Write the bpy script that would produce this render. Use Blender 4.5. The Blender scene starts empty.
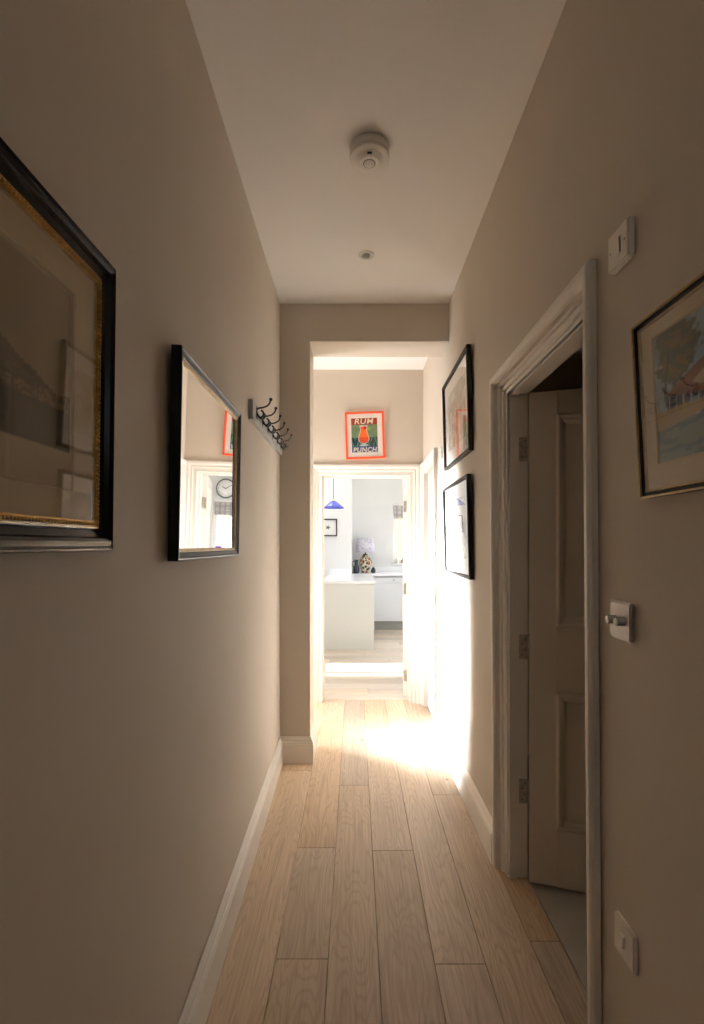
import bpy, bmesh, math, random
import numpy as np
from mathutils import Vector, Matrix

random.seed(4)
sc = bpy.context.scene
C = sc.collection
R = math.radians

# ------------------------------------------------------------------ camera
CAMZ = 1.374
cam_d = bpy.data.cameras.new('camera')
cam = bpy.data.objects.new('camera', cam_d)
C.objects.link(cam)
cam.location = (0, 0, CAMZ)
cam.rotation_euler = (R(90), 0, 0)
cam_d.sensor_fit = 'HORIZONTAL'
cam_d.sensor_width = 36.0
cam_d.lens = 36.0 * 500 / 704
cam_d.shift_x = -3 / 704
cam_d.shift_y = 33 / 704
cam_d.clip_start = 0.02
sc.camera = cam

# ------------------------------------------------------------------ world, sun, light at seen and added openings, exposure
w = bpy.data.worlds.new('sky')
sc.world = w
w.use_nodes = True
bg = w.node_tree.nodes['Background']
bg.inputs[0].default_value = (0.80, 0.90, 1.0, 1)
bg.inputs[1].default_value = 2.2

def sun(direction, energy, angle, col):
    d = bpy.data.lights.new('sun', 'SUN')
    d.energy = energy; d.angle = R(angle); d.color = col
    o = bpy.data.objects.new('sun', d); C.objects.link(o)
    o.rotation_euler = Vector(direction).to_track_quat('-Z', 'Y').to_euler()
    o.location = (-6, 6, 6)
    return o

def area(name, loc, direction, sx, sy, power, col):
    d = bpy.data.lights.new(name, 'AREA')
    d.shape = 'RECTANGLE'; d.size = sx; d.size_y = sy
    d.energy = power; d.color = col
    o = bpy.data.objects.new(name, d); C.objects.link(o)
    o.location = loc
    o.rotation_euler = Vector(direction).to_track_quat('-Z', 'Z').to_euler()
    return o

sun((0.40, -0.60, -1.0), 14.0, 1.5, (1.0, 0.95, 0.88))
area('added_side_door_beam', (-1.26, 3.77, 0.66), (1, -0.36, 0.12), 0.34, 1.05, 560, (0.97, 0.98, 0.99)).data.spread = R(56)  # added beam at the made-up side door, narrowed onto the right wall
area('added_side_door_fill', (-1.27, 3.86, 1.1), (1, -0.1, 0.0), 0.6, 1.7, 95, (0.97, 0.98, 1.0))  # added wide fill from the same spot, brightens the end wall
area('added_kitchen_side_light', (2.08, 6.0, 1.55), (-1, 0, 0), 2.2, 1.25, 66, (0.95, 0.98, 1.0))  # added lamp behind the made-up kitchen side window
area('added_rooflight_light', (-1.0, 7.28, 3.10), (0, 0, -1), 1.1, 0.9, 26, (0.95, 0.98, 1.0))  # added lamp above the invented rooflight
area('daylight_kitchen_back', (1.1, 8.95, 1.45), (0, -1, 0), 0.8, 0.7, 12, (0.95, 0.98, 1.0))
area('added_entrance_fill', (0.06, -2.12, 2.30), (0, 1, 0), 0.75, 0.38, 0.25, (1.0, 0.97, 0.93))  # added faint fill through the invented fanlight behind the camera

vs = sc.view_settings
vs.view_transform = 'Standard'
vs.look = 'None'
vs.gamma = 1.0
vs.use_curve_mapping = False
vs.exposure = 0.32
sc.cycles.max_bounces = 16
sc.cycles.diffuse_bounces = 10
sc.cycles.glossy_bounces = 6
sc.cycles.transparent_max_bounces = 16
sc.cycles.sample_clamp_indirect = 6.0

# ------------------------------------------------------------------ materials
MATS = {}

def srgb(r, g, b):
    f = lambda c: (c / 255 / 12.92) if c / 255 <= 0.04045 else ((c / 255 + 0.055) / 1.055) ** 2.4
    return (f(r), f(g), f(b))

def node(nt, kind, **kw):
    n = nt.nodes.new(kind)
    for k, v in kw.items():
        setattr(n, k, v)
    return n

def paint(name, col, rough=0.5, var=0.04, scale=3.0, bump=0.0, bscale=60.0, metal=0.0, spec=0.5, coat=0.0):
    """plain painted / plastic / metal surface with slight procedural variation"""
    if name in MATS:
        return MATS[name]
    m = bpy.data.materials.new(name); m.use_nodes = True
    nt = m.node_tree; b = nt.nodes['Principled BSDF']
    tc = node(nt, 'ShaderNodeTexCoord')
    n = node(nt, 'ShaderNodeTexNoise'); n.inputs['Scale'].default_value = scale; n.inputs['Detail'].default_value = 4
    nt.links.new(tc.outputs['Object'], n.inputs['Vector'])
    rp = node(nt, 'ShaderNodeValToRGB')
    lo = tuple(max(0, c * (1 - var)) for c in col) + (1,)
    hi = tuple(min(1, c * (1 + var)) for c in col) + (1,)
    rp.color_ramp.elements[0].position = 0.3; rp.color_ramp.elements[1].position = 0.7
    rp.color_ramp.elements[0].color = lo; rp.color_ramp.elements[1].color = hi
    nt.links.new(n.outputs['Fac'], rp.inputs['Fac'])
    nt.links.new(rp.outputs['Color'], b.inputs['Base Color'])
    b.inputs['Roughness'].default_value = rough
    b.inputs['Metallic'].default_value = metal
    b.inputs['Specular IOR Level'].default_value = spec
    b.inputs['Coat Weight'].default_value = coat
    if bump:
        n2 = node(nt, 'ShaderNodeTexNoise'); n2.inputs['Scale'].default_value = bscale
        nt.links.new(tc.outputs['Object'], n2.inputs['Vector'])
        bp = node(nt, 'ShaderNodeBump'); bp.inputs['Strength'].default_value = bump; bp.inputs['Distance'].default_value = 0.002
        nt.links.new(n2.outputs['Fac'], bp.inputs['Height'])
        nt.links.new(bp.outputs['Normal'], b.inputs['Normal'])
    MATS[name] = m
    return m

def glass(name='picture_glass', tint=(1, 1, 1)):
    """thin pane: Fresnel mirror over clear, both faces of the sheet folded into the front one"""
    if name in MATS:
        return MATS[name]
    m = bpy.data.materials.new(name); m.use_nodes = True
    nt = m.node_tree; nt.nodes.remove(nt.nodes['Principled BSDF'])
    out = nt.nodes['Material Output']
    fr = node(nt, 'ShaderNodeFresnel'); fr.inputs['IOR'].default_value = 1.52
    ad = node(nt, 'ShaderNodeMath', operation='ADD'); ad.inputs[1].default_value = 1.0
    dv = node(nt, 'ShaderNodeMath', operation='DIVIDE')
    m2 = node(nt, 'ShaderNodeMath', operation='MULTIPLY'); m2.inputs[1].default_value = 2.0
    ge = node(nt, 'ShaderNodeNewGeometry')
    inv = node(nt, 'ShaderNodeMath', operation='SUBTRACT'); inv.inputs[0].default_value = 1.0
    mb = node(nt, 'ShaderNodeMath', operation='MULTIPLY')
    tr = node(nt, 'ShaderNodeBsdfTransparent'); tr.inputs[0].default_value = tint + (1,)
    gl = node(nt, 'ShaderNodeBsdfGlossy'); gl.inputs['Roughness'].default_value = 0.0
    mx = node(nt, 'ShaderNodeMixShader')
    L = nt.links.new
    L(fr.outputs[0], ad.inputs[0]); L(fr.outputs[0], m2.inputs[0])
    L(m2.outputs[0], dv.inputs[0]); L(ad.outputs[0], dv.inputs[1])
    L(ge.outputs['Backfacing'], inv.inputs[1])
    L(dv.outputs[0], mb.inputs[0]); L(inv.outputs[0], mb.inputs[1])
    L(mb.outputs[0], mx.inputs[0]); L(tr.outputs[0], mx.inputs[1]); L(gl.outputs[0], mx.inputs[2])
    L(mx.outputs[0], out.inputs['Surface'])
    MATS[name] = m
    return m

def oak(name, light, mid, dark, grey=0.0):
    if name in MATS:
        return MATS[name]
    m = bpy.data.materials.new(name); m.use_nodes = True
    nt = m.node_tree; b = nt.nodes['Principled BSDF']; L = nt.links.new
    tc = node(nt, 'ShaderNodeTexCoord'); oi = node(nt, 'ShaderNodeObjectInfo')
    mul = node(nt, 'ShaderNodeMath', operation='MULTIPLY'); mul.inputs[1].default_value = 37.0
    L(oi.outputs['Random'], mul.inputs[0])
    cmb = node(nt, 'ShaderNodeCombineXYZ'); L(mul.outputs[0], cmb.inputs[0]); L(mul.outputs[0], cmb.inputs[1]); L(mul.outputs[0], cmb.inputs[2])
    ad = node(nt, 'ShaderNodeVectorMath', operation='ADD'); L(tc.outputs['Object'], ad.inputs[0]); L(cmb.outputs[0], ad.inputs[1])
    # long cathedral figure
    mp = node(nt, 'ShaderNodeMapping'); mp.inputs['Scale'].default_value = (7.0, 0.85, 1.0); L(ad.outputs[0], mp.inputs['Vector'])
    n1 = node(nt, 'ShaderNodeTexNoise'); n1.inputs['Scale'].default_value = 1.3; n1.inputs['Detail'].default_value = 1.5
    L(mp.outputs[0], n1.inputs['Vector'])
    k = node(nt, 'ShaderNodeMath', operation='MULTIPLY'); k.inputs[1].default_value = 150.0; L(n1.outputs['Fac'], k.inputs[0])
    s = node(nt, 'ShaderNodeMath', operation='SINE'); L(k.outputs[0], s.inputs[0])
    s2 = node(nt, 'ShaderNodeMapRange'); s2.inputs[1].default_value = -1; s2.inputs[2].default_value = 1; L(s.outputs[0], s2.inputs[0])
    pw = node(nt, 'ShaderNodeMath', operation='POWER'); pw.inputs[1].default_value = 3.5; L(s2.outputs[0], pw.inputs[0])
    # fine pores
    mp2 = node(nt, 'ShaderNodeMapping'); mp2.inputs['Scale'].default_value = (140, 3.5, 1); L(ad.outputs[0], mp2.inputs['Vector'])
    n2 = node(nt, 'ShaderNodeTexNoise'); n2.inputs['Scale'].default_value = 1.0; n2.inputs['Detail'].default_value = 3; L(mp2.outputs[0], n2.inputs['Vector'])
    # broad tone
    mp3 = node(nt, 'ShaderNodeMapping'); mp3.inputs['Scale'].default_value = (9, 1.6, 1); L(ad.outputs[0], mp3.inputs['Vector'])
    n3 = node(nt, 'ShaderNodeTexNoise'); n3.inputs['Scale'].default_value = 1.0; n3.inputs['Detail'].default_value = 4; L(mp3.outputs[0], n3.inputs['Vector'])
    rp = node(nt, 'ShaderNodeValToRGB')
    rp.color_ramp.elements[0].position = 0.32; rp.color_ramp.elements[0].color = mid + (1,)
    rp.color_ramp.elements[1].position = 0.68; rp.color_ramp.elements[1].color = light + (1,)
    L(n3.outputs['Fac'], rp.inputs[0])
    # figure darkens
    f1 = node(nt, 'ShaderNodeMath', operation='MULTIPLY'); f1.inputs[1].default_value = 0.30; L(pw.outputs[0], f1.inputs[0])
    mx1 = node(nt, 'ShaderNodeMix', data_type='RGBA'); L(f1.outputs[0], mx1.inputs['Factor']); L(rp.outputs[0], mx1.inputs['A']); mx1.inputs['B'].default_value = dark + (1,)
    r2 = node(nt, 'ShaderNodeMapRange'); r2.inputs[1].default_value = 0.42; r2.inputs[2].default_value = 0.72; r2.inputs[4].default_value = 0.40; L(n2.outputs['Fac'], r2.inputs[0])
    mx2 = node(nt, 'ShaderNodeMix', data_type='RGBA'); L(r2.outputs[0], mx2.inputs['Factor']); L(mx1.outputs['Result'], mx2.inputs['A']); mx2.inputs['B'].default_value = dark + (1,)
    # knots
    mp4 = node(nt, 'ShaderNodeMapping'); mp4.inputs['Scale'].default_value = (4.2, 2.6, 1); L(ad.outputs[0], mp4.inputs['Vector'])
    vo = node(nt, 'ShaderNodeTexVoronoi'); vo.voronoi_dimensions = '2D'; vo.inputs['Scale'].default_value = 1.0; nk = node(nt, 'ShaderNodeTexNoise'); nk.inputs['Scale'].default_value = 45.0; L(tc.outputs['Object'], nk.inputs['Vector'])
    wk = node(nt, 'ShaderNodeVectorMath', operation='MULTIPLY_ADD'); wk.inputs[1].default_value = (0.09, 0.09, 0.0); L(nk.outputs['Color'], wk.inputs[0]); L(mp4.outputs[0], wk.inputs[2]); L(wk.outputs[0], vo.inputs['Vector'])
    sepc = node(nt, 'ShaderNodeSeparateColor'); L(vo.outputs['Color'], sepc.inputs[0])
    gt = node(nt, 'ShaderNodeMath', operation='GREATER_THAN'); gt.inputs[1].default_value = 0.86; L(sepc.outputs[0], gt.inputs[0])
    kr = node(nt, 'ShaderNodeMapRange'); kr.inputs[1].default_value = 0.008; kr.inputs[2].default_value = 0.06; kr.inputs[3].default_value = 0.8; kr.inputs[4].default_value = 0.0; L(vo.outputs['Distance'], kr.inputs[0])
    km = node(nt, 'ShaderNodeMath', operation='MULTIPLY'); L(kr.outputs[0], km.inputs[0]); L(gt.outputs[0], km.inputs[1])
    mx3 = node(nt, 'ShaderNodeMix', data_type='RGBA'); L(km.outputs[0], mx3.inputs['Factor']); L(mx2.outputs['Result'], mx3.inputs['A']); mx3.inputs['B'].default_value = (0.045, 0.028, 0.018, 1)
    # plank to plank tone
    hv = node(nt, 'ShaderNodeHueSaturation')
    vr = node(nt, 'ShaderNodeMapRange'); vr.inputs[3].default_value = 0.80; vr.inputs[4].default_value = 1.14; L(oi.outputs['Random'], vr.inputs[0])
    L(vr.outputs[0], hv.inputs['Value']); 
    sr = node(nt, 'ShaderNodeMath', operation='FRACT'); m7 = node(nt, 'ShaderNodeMath', operation='MULTIPLY'); m7.inputs[1].default_value = 7.31
    L(oi.outputs['Random'], m7.inputs[0]); L(m7.outputs[0], sr.inputs[0])
    sr2 = node(nt, 'ShaderNodeMapRange'); sr2.inputs[3].default_value = 0.80; sr2.inputs[4].default_value = 1.10; L(sr.outputs[0], sr2.inputs[0])
    L(sr2.outputs[0], hv.inputs['Saturation'])
    L(mx3.outputs['Result'], hv.inputs['Color']); L(hv.outputs[0], b.inputs['Base Color'])
    rr = node(nt, 'ShaderNodeMapRange'); rr.inputs[3].default_value = 0.40; rr.inputs[4].default_value = 0.56; L(n2.outputs['Fac'], rr.inputs[0]); L(rr.outputs[0], b.inputs['Roughness'])
    bp = node(nt, 'ShaderNodeBump'); bp.inputs['Strength'].default_value = 0.25; bp.inputs['Distance'].default_value = 0.001
    L(n2.outputs['Fac'], bp.inputs['Height']); L(bp.outputs[0], b.inputs['Normal'])
    MATS[name] = m
    return m

def vcol(name, rough=0.8):
    if name in MATS:
        return MATS[name]
    m = bpy.data.materials.new(name); m.use_nodes = True
    nt = m.node_tree; b = nt.nodes['Principled BSDF']
    a = node(nt, 'ShaderNodeVertexColor'); a.layer_name = 'ink'
    nt.links.new(a.outputs['Color'], b.inputs['Base Color'])
    b.inputs['Roughness'].default_value = rough
    b.inputs['Specular IOR Level'].default_value = 0.2
    MATS[name] = m
    return m

def wallpaint(name, col, var, rough=0.75):
    """matt wall paint with faint cloudy scuffs and roller texture"""
    m = paint(name, col, rough, var, 1.6, 0.12, 160.0, spec=0.25)
    return m

WALL = wallpaint('wall_paint_beige', srgb(204, 194, 181), 0.03, 0.7)
WALLK = wallpaint('wall_paint_kitchen', srgb(226, 227, 226), 0.02)
CEIL = wallpaint('ceiling_paint', srgb(247, 245, 243), 0.012)
TRIM = paint('trim_gloss', srgb(230, 225, 217), 0.38, 0.02)
DOORM = paint('door_satin', srgb(214, 204, 190), 0.42, 0.02)
OAK = oak('oak_floor', (0.64, 0.485, 0.335), (0.53, 0.39, 0.262), (0.30, 0.20, 0.12))
OAKX = oak('oak_floor_kitchen_lit', (0.68, 0.59, 0.49), (0.60, 0.50, 0.40), (0.44, 0.34, 0.25))  # same oak as the hall, overexposure put into its paler colour
BLACK = paint('black_lacquer', (0.006, 0.0055, 0.005), 0.22, 0.1, spec=0.3)
BLACKM = paint('black_wood', (0.018, 0.016, 0.014), 0.5, 0.15, 20, spec=0.2)
GOLD = paint('gilt', (0.45, 0.27, 0.07), 0.35, 0.25, 40, metal=0.8)
GILTD = paint('dull_gilt', (0.40, 0.28, 0.14), 0.4, 0.2, 40, metal=0.6)
SILV = paint('pewter_edge', (0.20, 0.20, 0.205), 0.35, 0.1, 40, metal=0.5)
MAT_W = paint('mount_board_white', srgb(244, 240, 234), 0.9, 0.01)
MAT_C = paint('mount_board_cream', srgb(206, 190, 160), 0.9, 0.02)
MAT_D = paint('mount_board_buff', srgb(196, 178, 146), 0.9, 0.02)
CARD = paint('backing_card', srgb(120, 100, 80), 0.9, 0.05)
STEEL = paint('brushed_steel', (0.50, 0.47, 0.44), 0.4, 0.06, 50, metal=0.6)
CHROME = paint('polished_metal', (0.7, 0.68, 0.65), 0.15, 0.03, 20, metal=1.0)
IRON = paint('cast_iron', (0.05, 0.047, 0.045), 0.42, 0.2, 60, metal=0.5)
HINGE = paint('aged_hinge_metal', (0.50, 0.46, 0.40), 0.42, 0.2, 60, metal=0.8)
PLAS = paint('white_plastic', srgb(232, 228, 220), 0.35, 0.01)
PLASD = paint('grey_plastic', srgb(70, 66, 60), 0.5, 0.05)
SLATE = paint('grey_blue_paint', srgb(176, 180, 180), 0.4, 0.03)
GLASS = glass()
VC = vcol('printed_ink')

# ------------------------------------------------------------------ mesh helpers
def link(name, me, mat, parent=None):
    o = bpy.data.objects.new(name, me)
    C.objects.link(o)
    if mat is not None and not me.materials:
        me.materials.append(mat)
    if parent is not None:
        o.parent = parent
    return o

def from_bm(name, bm, mat, parent=None, smooth=False):
    bmesh.ops.recalc_face_normals(bm, faces=bm.faces)
    me = bpy.data.meshes.new(name)
    bm.to_mesh(me); bm.free()
    if smooth:
        for p in me.polygons:
            p.use_smooth = True
    return link(name, me, mat, parent)

def add_box(bm, x0, x1, y0, y1, z0, z1):
    r = bmesh.ops.create_cube(bm, size=1.0)
    for v in r['verts']:
        v.co.x = x0 if v.co.x < 0 else x1
        v.co.y = y0 if v.co.y < 0 else y1
        v.co.z = z0 if v.co.z < 0 else z1
    return r['verts']

def box(name, x0, x1, y0, y1, z0, z1, mat, parent=None, bev=0.0, seg=1):
    bm = bmesh.new()
    add_box(bm, x0, x1, y0, y1, z0, z1)
    if bev:
        bmesh.ops.bevel(bm, geom=bm.edges[:], offset=bev, segments=seg, affect='EDGES', profile=0.5)
    return from_bm(name, bm, mat, parent)

def boxes(name, lst, mat, parent=None):
    bm = bmesh.new()
    for b in lst:
        add_box(bm, *b)
    return from_bm(name, bm, mat, parent)

def lathe(name, prof, mat, parent=None, seg=32, loc=(0, 0, 0), smooth=True, axis='Z'):
    """prof: (r, h) from bottom to top; closed at both ends"""
    bm = bmesh.new()
    rings = []
    for r, h in prof:
        ring = []
        for i in range(seg):
            a = 2 * math.pi * i / seg
            p = (r * math.cos(a), r * math.sin(a), h)
            if axis == 'Y':
                p = (p[0], p[2], p[1])
            elif axis == 'X':
                p = (p[2], p[0], p[1])
            ring.append(bm.verts.new((p[0] + loc[0], p[1] + loc[1], p[2] + loc[2])))
        rings.append(ring)
    for a, b in zip(rings, rings[1:]):
        for i in range(seg):
            j = (i + 1) % seg
            bm.faces.new((a[i], a[j], b[j], b[i]))
    if prof[0][0] > 1e-6: bm.faces.new(rings[0])
    if prof[-1][0] > 1e-6: bm.faces.new(rings[-1])
    bmesh.ops.remove_doubles(bm, verts=bm.verts[:], dist=1e-6)
    o = from_bm(name, bm, mat, parent)
    if smooth:
        for p in o.data.polygons: p.use_smooth = len(p.vertices) <= 4
    return o

def tube(bm, pts, rad, seg=8):
    pts = [Vector(p) for p in pts]
    if not isinstance(rad, (list, tuple)): rad = [rad] * len(pts)
    rings = []
    up = Vector((0.13, 0.31, 0.94)).normalized()
    for i, p in enumerate(pts):
        t = (pts[min(i + 1, len(pts) - 1)] - pts[max(i - 1, 0)]).normalized()
        s = t.cross(up)
        if s.length < 1e-3: s = t.cross(Vector((1, 0, 0)))
        s.normalize(); u = s.cross(t)
        rings.append([bm.verts.new(p + (s * math.cos(2 * math.pi * k / seg) + u * math.sin(2 * math.pi * k / seg)) * rad[i]) for k in range(seg)])
    for a, b in zip(rings, rings[1:]):
        for k in range(seg):
            j = (k + 1) % seg
            bm.faces.new((a[k], a[j], b[j], b[k]))
    bm.faces.new(rings[0]); bm.faces.new(rings[-1])

def curve_pts(ctrl, n=8):
    """Catmull-Rom through control points"""
    c = [Vector(p) for p in ctrl]; c = [c[0] * 2 - c[1]] + c + [c[-1] * 2 - c[-2]]
    out = []
    for i in range(1, len(c) - 2):
        for k in range(n):
            t = k / n
            out.append(0.5 * ((2 * c[i]) + (c[i + 1] - c[i - 1]) * t + (2 * c[i - 1] - 5 * c[i] + 4 * c[i + 1] - c[i + 2]) * t * t + (-c[i - 1] + 3 * c[i] - 3 * c[i + 1] + c[i + 2]) * t ** 3))
    out.append(c[-2])
    return out

def sphere(bm, c, r, seg=10):
    res = bmesh.ops.create_uvsphere(bm, u_segments=seg, v_segments=max(6, seg // 2 + 2), radius=r)
    for v in res['verts']: v.co += Vector(c)

def rect_sweep(name, prof, u0, u1, v0, v1, fn, mat, parent=None, closed=True):
    """mitred moulding around a rectangle; prof (a, b): a outwards from the inner edge, b up off the plane"""
    bm = bmesh.new()
    loops = []
    for a, b in prof:
        if closed:
            cs = [(u0 - a, v0 - a), (u0 - a, v1 + a), (u1 + a, v1 + a), (u1 + a, v0 - a)]
        else:
            cs = [(u0 - a, v0), (u0 - a, v1 + a), (u1 + a, v1 + a), (u1 + a, v0)]
        loops.append([bm.verts.new(fn(u, v, b)) for u, v in cs])
    n = len(loops)
    for i in range(n):
        a, b = loops[i], loops[(i + 1) % n]
        for k in range(4 if closed else 3):
            j = (k + 1) % 4
            bm.faces.new((a[k], a[j], b[j], b[k]))
    if not closed:
        bm.faces.new([l[0] for l in loops]); bm.faces.new([l[3] for l in loops])
    return from_bm(name, bm, mat, parent)

def floor_sweep(name, prof, path, mat, parent=None):
    """skirting: prof (b, z), b off the wall towards the left of the path direction; mitred"""
    bm = bmesh.new()
    P = [Vector((p[0], p[1])) for p in path]
    nor = []
    for a, b in zip(P, P[1:]):
        d = (b - a).normalized(); nor.append(Vector((-d.y, d.x)))
    rings = []
    for i, p in enumerate(P):
        if i == 0: m = nor[0]
        elif i == len(P) - 1: m = nor[-1]
        else:
            m = nor[i - 1] + nor[i]; m = m / m.dot(nor[i])
        rings.append([bm.verts.new((p.x + m.x * b, p.y + m.y * b, z)) for b, z in prof])
    n = len(prof)
    for a, b in zip(rings, rings[1:]):
        for k in range(n):
            j = (k + 1) % n
            bm.faces.new((a[k], a[j], b[j], b[k]))
    bm.faces.new(rings[0]); bm.faces.new(rings[-1])
    return from_bm(name, bm, mat, parent)

def empty(name, loc=(0, 0, 0), rot=(0, 0, 0)):
    o = bpy.data.objects.new(name, None); C.objects.link(o)
    o.location = loc; o.rotation_euler = rot; o.empty_display_size = 0.05
    return o

def tag(o, label, cat=None, group=None):
    o['label'] = label
    if cat: o['category'] = cat
    if group: o['group'] = group
    return o

def struct(o, label=None, cat=None):
    o['kind'] = 'structure'
    if label: o['label'] = label
    if cat: o['category'] = cat
    return o

def print_grid(name, x0, x1, z0, z1, y, nx, nz, fn, parent):
    """flat print: colours per vertex from fn(u, v) with u, v in 0..1"""
    us = np.linspace(0, 1, nx); vs_ = np.linspace(0, 1, nz)
    U, V = np.meshgrid(us, vs_)
    col = fn(U, V)
    verts = np.stack([x0 + (x1 - x0) * U, np.full_like(U, y), z0 + (z1 - z0) * V], -1).reshape(-1, 3)
    idx = np.arange(nx * nz).reshape(nz, nx)
    faces = np.stack([idx[:-1, :-1], idx[:-1, 1:], idx[1:, 1:], idx[1:, :-1]], -1).reshape(-1, 4)
    me = bpy.data.meshes.new(name)
    me.from_pydata(verts.tolist(), [], faces.tolist())
    at = me.color_attributes.new('ink', 'FLOAT_COLOR', 'POINT')
    rgba = np.ones((nx * nz, 4), np.float32); rgba[:, :3] = col.reshape(-1, 3)
    at.data.foreach_set('color', rgba.ravel())
    return link(name, me, VC, parent)

def noise2(U, V, f, seed=0, octv=4):
    rng = np.random.RandomState(seed); out = np.zeros_like(U); amp = 1; tot = 0
    for o in range(octv):
        n = int(f * 2 ** o) + 2
        g = rng.rand(n + 1, n + 1)
        x = U * (n - 1); y = V * (n - 1); xi = np.floor(x).astype(int); yi = np.floor(y).astype(int)
        fx = x - xi; fy = y - yi; fx = fx * fx * (3 - 2 * fx); fy = fy * fy * (3 - 2 * fy)
        out += amp * (g[yi, xi] * (1 - fx) * (1 - fy) + g[yi, xi + 1] * fx * (1 - fy) + g[yi + 1, xi] * (1 - fx) * fy + g[yi + 1, xi + 1] * fx * fy)
        tot += amp; amp *= 0.5
    return out / tot

def mixc(a, b, t):
    return a * (1 - t[..., None]) + np.array(b) * t[..., None]

def sm(x, a, b):
    t = np.clip((x - a) / (b - a), 0, 1)
    return t * t * (3 - 2 * t)

# ------------------------------------------------------------------ room shell
XL, XR, H = -0.475, 0.593, 2.90
YE, YK = 4.35, 4.50            # end wall, hall side and kitchen side
YB = -2.0                      # entrance wall behind the camera
N0, N1, NX, NZ = 3.16, 3.42, -0.284, 2.66   # nib / downstand beam

def lean_left(y):              # the old wall bellies in at its foot towards the entrance
    return 0.025 * min(1.6, max(0.0, (3.16 - y) / 1.76))

def wx(y, z):                  # the right wall leans out at its foot towards the entrance
    return XR + 0.0115 * min(3.0, max(0.0, 3.5 - y)) * (1 - z / 2.9)

# floors --------------------------------------------------
LX0 = -1.25
fl = struct(boxes('floor', [(LX0, XR + 0.12, YB - 0.1, 4.45, -0.08, -0.021)], CARD), 'pale oak plank floor running down the hallway', 'floor')

def plank(x0, x1, y0, y1, mat, parent, z=0.0):
    g = 0.0008
    lx, ly = (x1 - x0), (y1 - y0)
    bm = bmesh.new()
    vsx = add_box(bm, -lx / 2 + g, lx / 2 - g, -ly / 2 + g, ly / 2 - g, -0.02, 0.0)
    top = [e for e in bm.edges if all(v.co.z > -0.001 for v in e.verts)]
    bmesh.ops.bevel(bm, geom=top, offset=0.0013, segments=1, affect='EDGES')
    o = from_bm('plank', bm, mat, parent)
    o.location = ((x0 + x1) / 2, (y0 + y1) / 2, z + random.uniform(-0.0004, 0.0))
    return o

rows = [
    (-0.50, -0.264, [-0.6, 1.25, 3.05]),
    (-0.264, -0.089, [-0.2, 1.66, 2.27, 3.9]),
    (-0.089, 0.078, [-0.9, 0.85, 2.86]),
    (0.078, 0.261, [-0.3, 2.25, 3.75]),
    (0.261, 0.428, [0.1, 1.64, 3.35]),
    (0.428, 0.606, [-0.8, 1.05, 2.75]),
]
for x0, x1, js in rows:
    ys = [YB - 0.05] + js + [4.44]
    for a, b in zip(ys, ys[1:]):
        plank(x0, x1, a, b, OAK, fl)
plank(0.606, 0.712, 1.255, 1.735, OAK, fl); plank(0.606, 0.712, 1.735, 2.145, OAK, fl); plank(0.606, 0.70, 3.66, 4.28, OAK, fl)
for q in range(4):
    plank(-0.50 - 0.173 * (q + 1), -0.50 - 0.173 * q, 3.36, 4.44, OAK, fl)

KX0, KX1, KY1 = -2.25, 1.95, 8.70
flk = struct(boxes('floor_kitchen', [(KX0, KX1, 4.45, KY1 + 0.05, -0.08, -0.021)], CARD), 'boarded kitchen floor beyond the doorway, its colour paled for bright light', 'floor')
y = 4.44; i = 0
while y < 8.7:
    cut = [-0.95, 0.12, 1.05, -0.3, 0.62][i % 5]
    xs = [KX0, cut, KX1]
    for a, b in zip(xs, xs[1:]):
        # boards run across: build along local Y then turn
        lx = b - a
        o = plank(-0.0875, 0.0875, -lx / 2, lx / 2, OAKX, flk)
        o.rotation_euler.z = R(90); o.location = ((a + b) / 2, y + 0.0875, o.location.z)
    y += 0.175; i += 1

flb = struct(boxes('floor_side_room', [(0.714, 2.6, 0.55, 3.3, -0.08, -0.0172)], CARD), 'grey stone tiled floor of the dark side room', 'floor')
STONE = paint('stone_tile', srgb(176, 172, 164), 0.45, 0.10, 7.0, 0.2, 30)
tile_me = None
for ix in range(3):
    for iy in range(-1, 3):
        if tile_me is None:
            t = box('tile', -0.2985, 0.2985, -0.2985, 0.2985, -0.015, 0.0, STONE, flb, 0.001); tile_me = t.data
        else:
            t = link('tile', tile_me, None, flb)
        t.location = (1.014 + ix * 0.6, 1.76 + iy * 0.6, -0.002)

# ceilings
struct(boxes('ceiling', [(LX0, XR + 0.2, YB - 0.1, 4.45, H, H + 0.1)], CEIL), 'smooth off-white hallway ceiling', 'ceiling')
RX0, RX1, RY0, RY1 = -1.55, -0.45, 6.98, 7.62
struct(boxes('ceiling_kitchen', [(KX0 - 0.1, RX0, 4.45, 8.85, H, H + 0.1), (RX1, KX1 + 0.1, 4.45, 8.85, H, H + 0.1),
    (RX0, RX1, 4.45, RY0, H, H + 0.1), (RX0, RX1, RY1, 8.85, H, H + 0.1)], CEIL), 'white kitchen ceiling', 'ceiling')
rl = struct(empty('added_rooflight', (RX0, RY0, H + 0.03)), 'flat rooflight added unseen in the kitchen ceiling', 'window')  # invented opening, placed to drop sun stripes on the kitchen floor
rw, rh = RX1 - RX0, RY1 - RY0
boxes('window_frame', [(0, 0.04, 0, rh, 0, 0.07), (rw - 0.04, rw, 0, rh, 0, 0.07), (0.04, rw - 0.04, 0, 0.04, 0, 0.07), (0.04, rw - 0.04, rh - 0.04, rh, 0, 0.07), (0.04, rw - 0.04, 0.15, 0.23, 0, 0.07)], TRIM, rl)
box('pane', 0.04, rw - 0.04, 0.04, 0.15, 0.03, 0.036, GLASS, rl); box('pane', 0.04, rw - 0.04, 0.23, rh - 0.04, 0.03, 0.036, GLASS, rl)
struct(boxes('ceiling_side_room', [(0.7125, 2.6, 0.45, 3.4, 2.6, 2.7)], CEIL), 'ceiling of the dark side room', 'ceiling')

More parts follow.
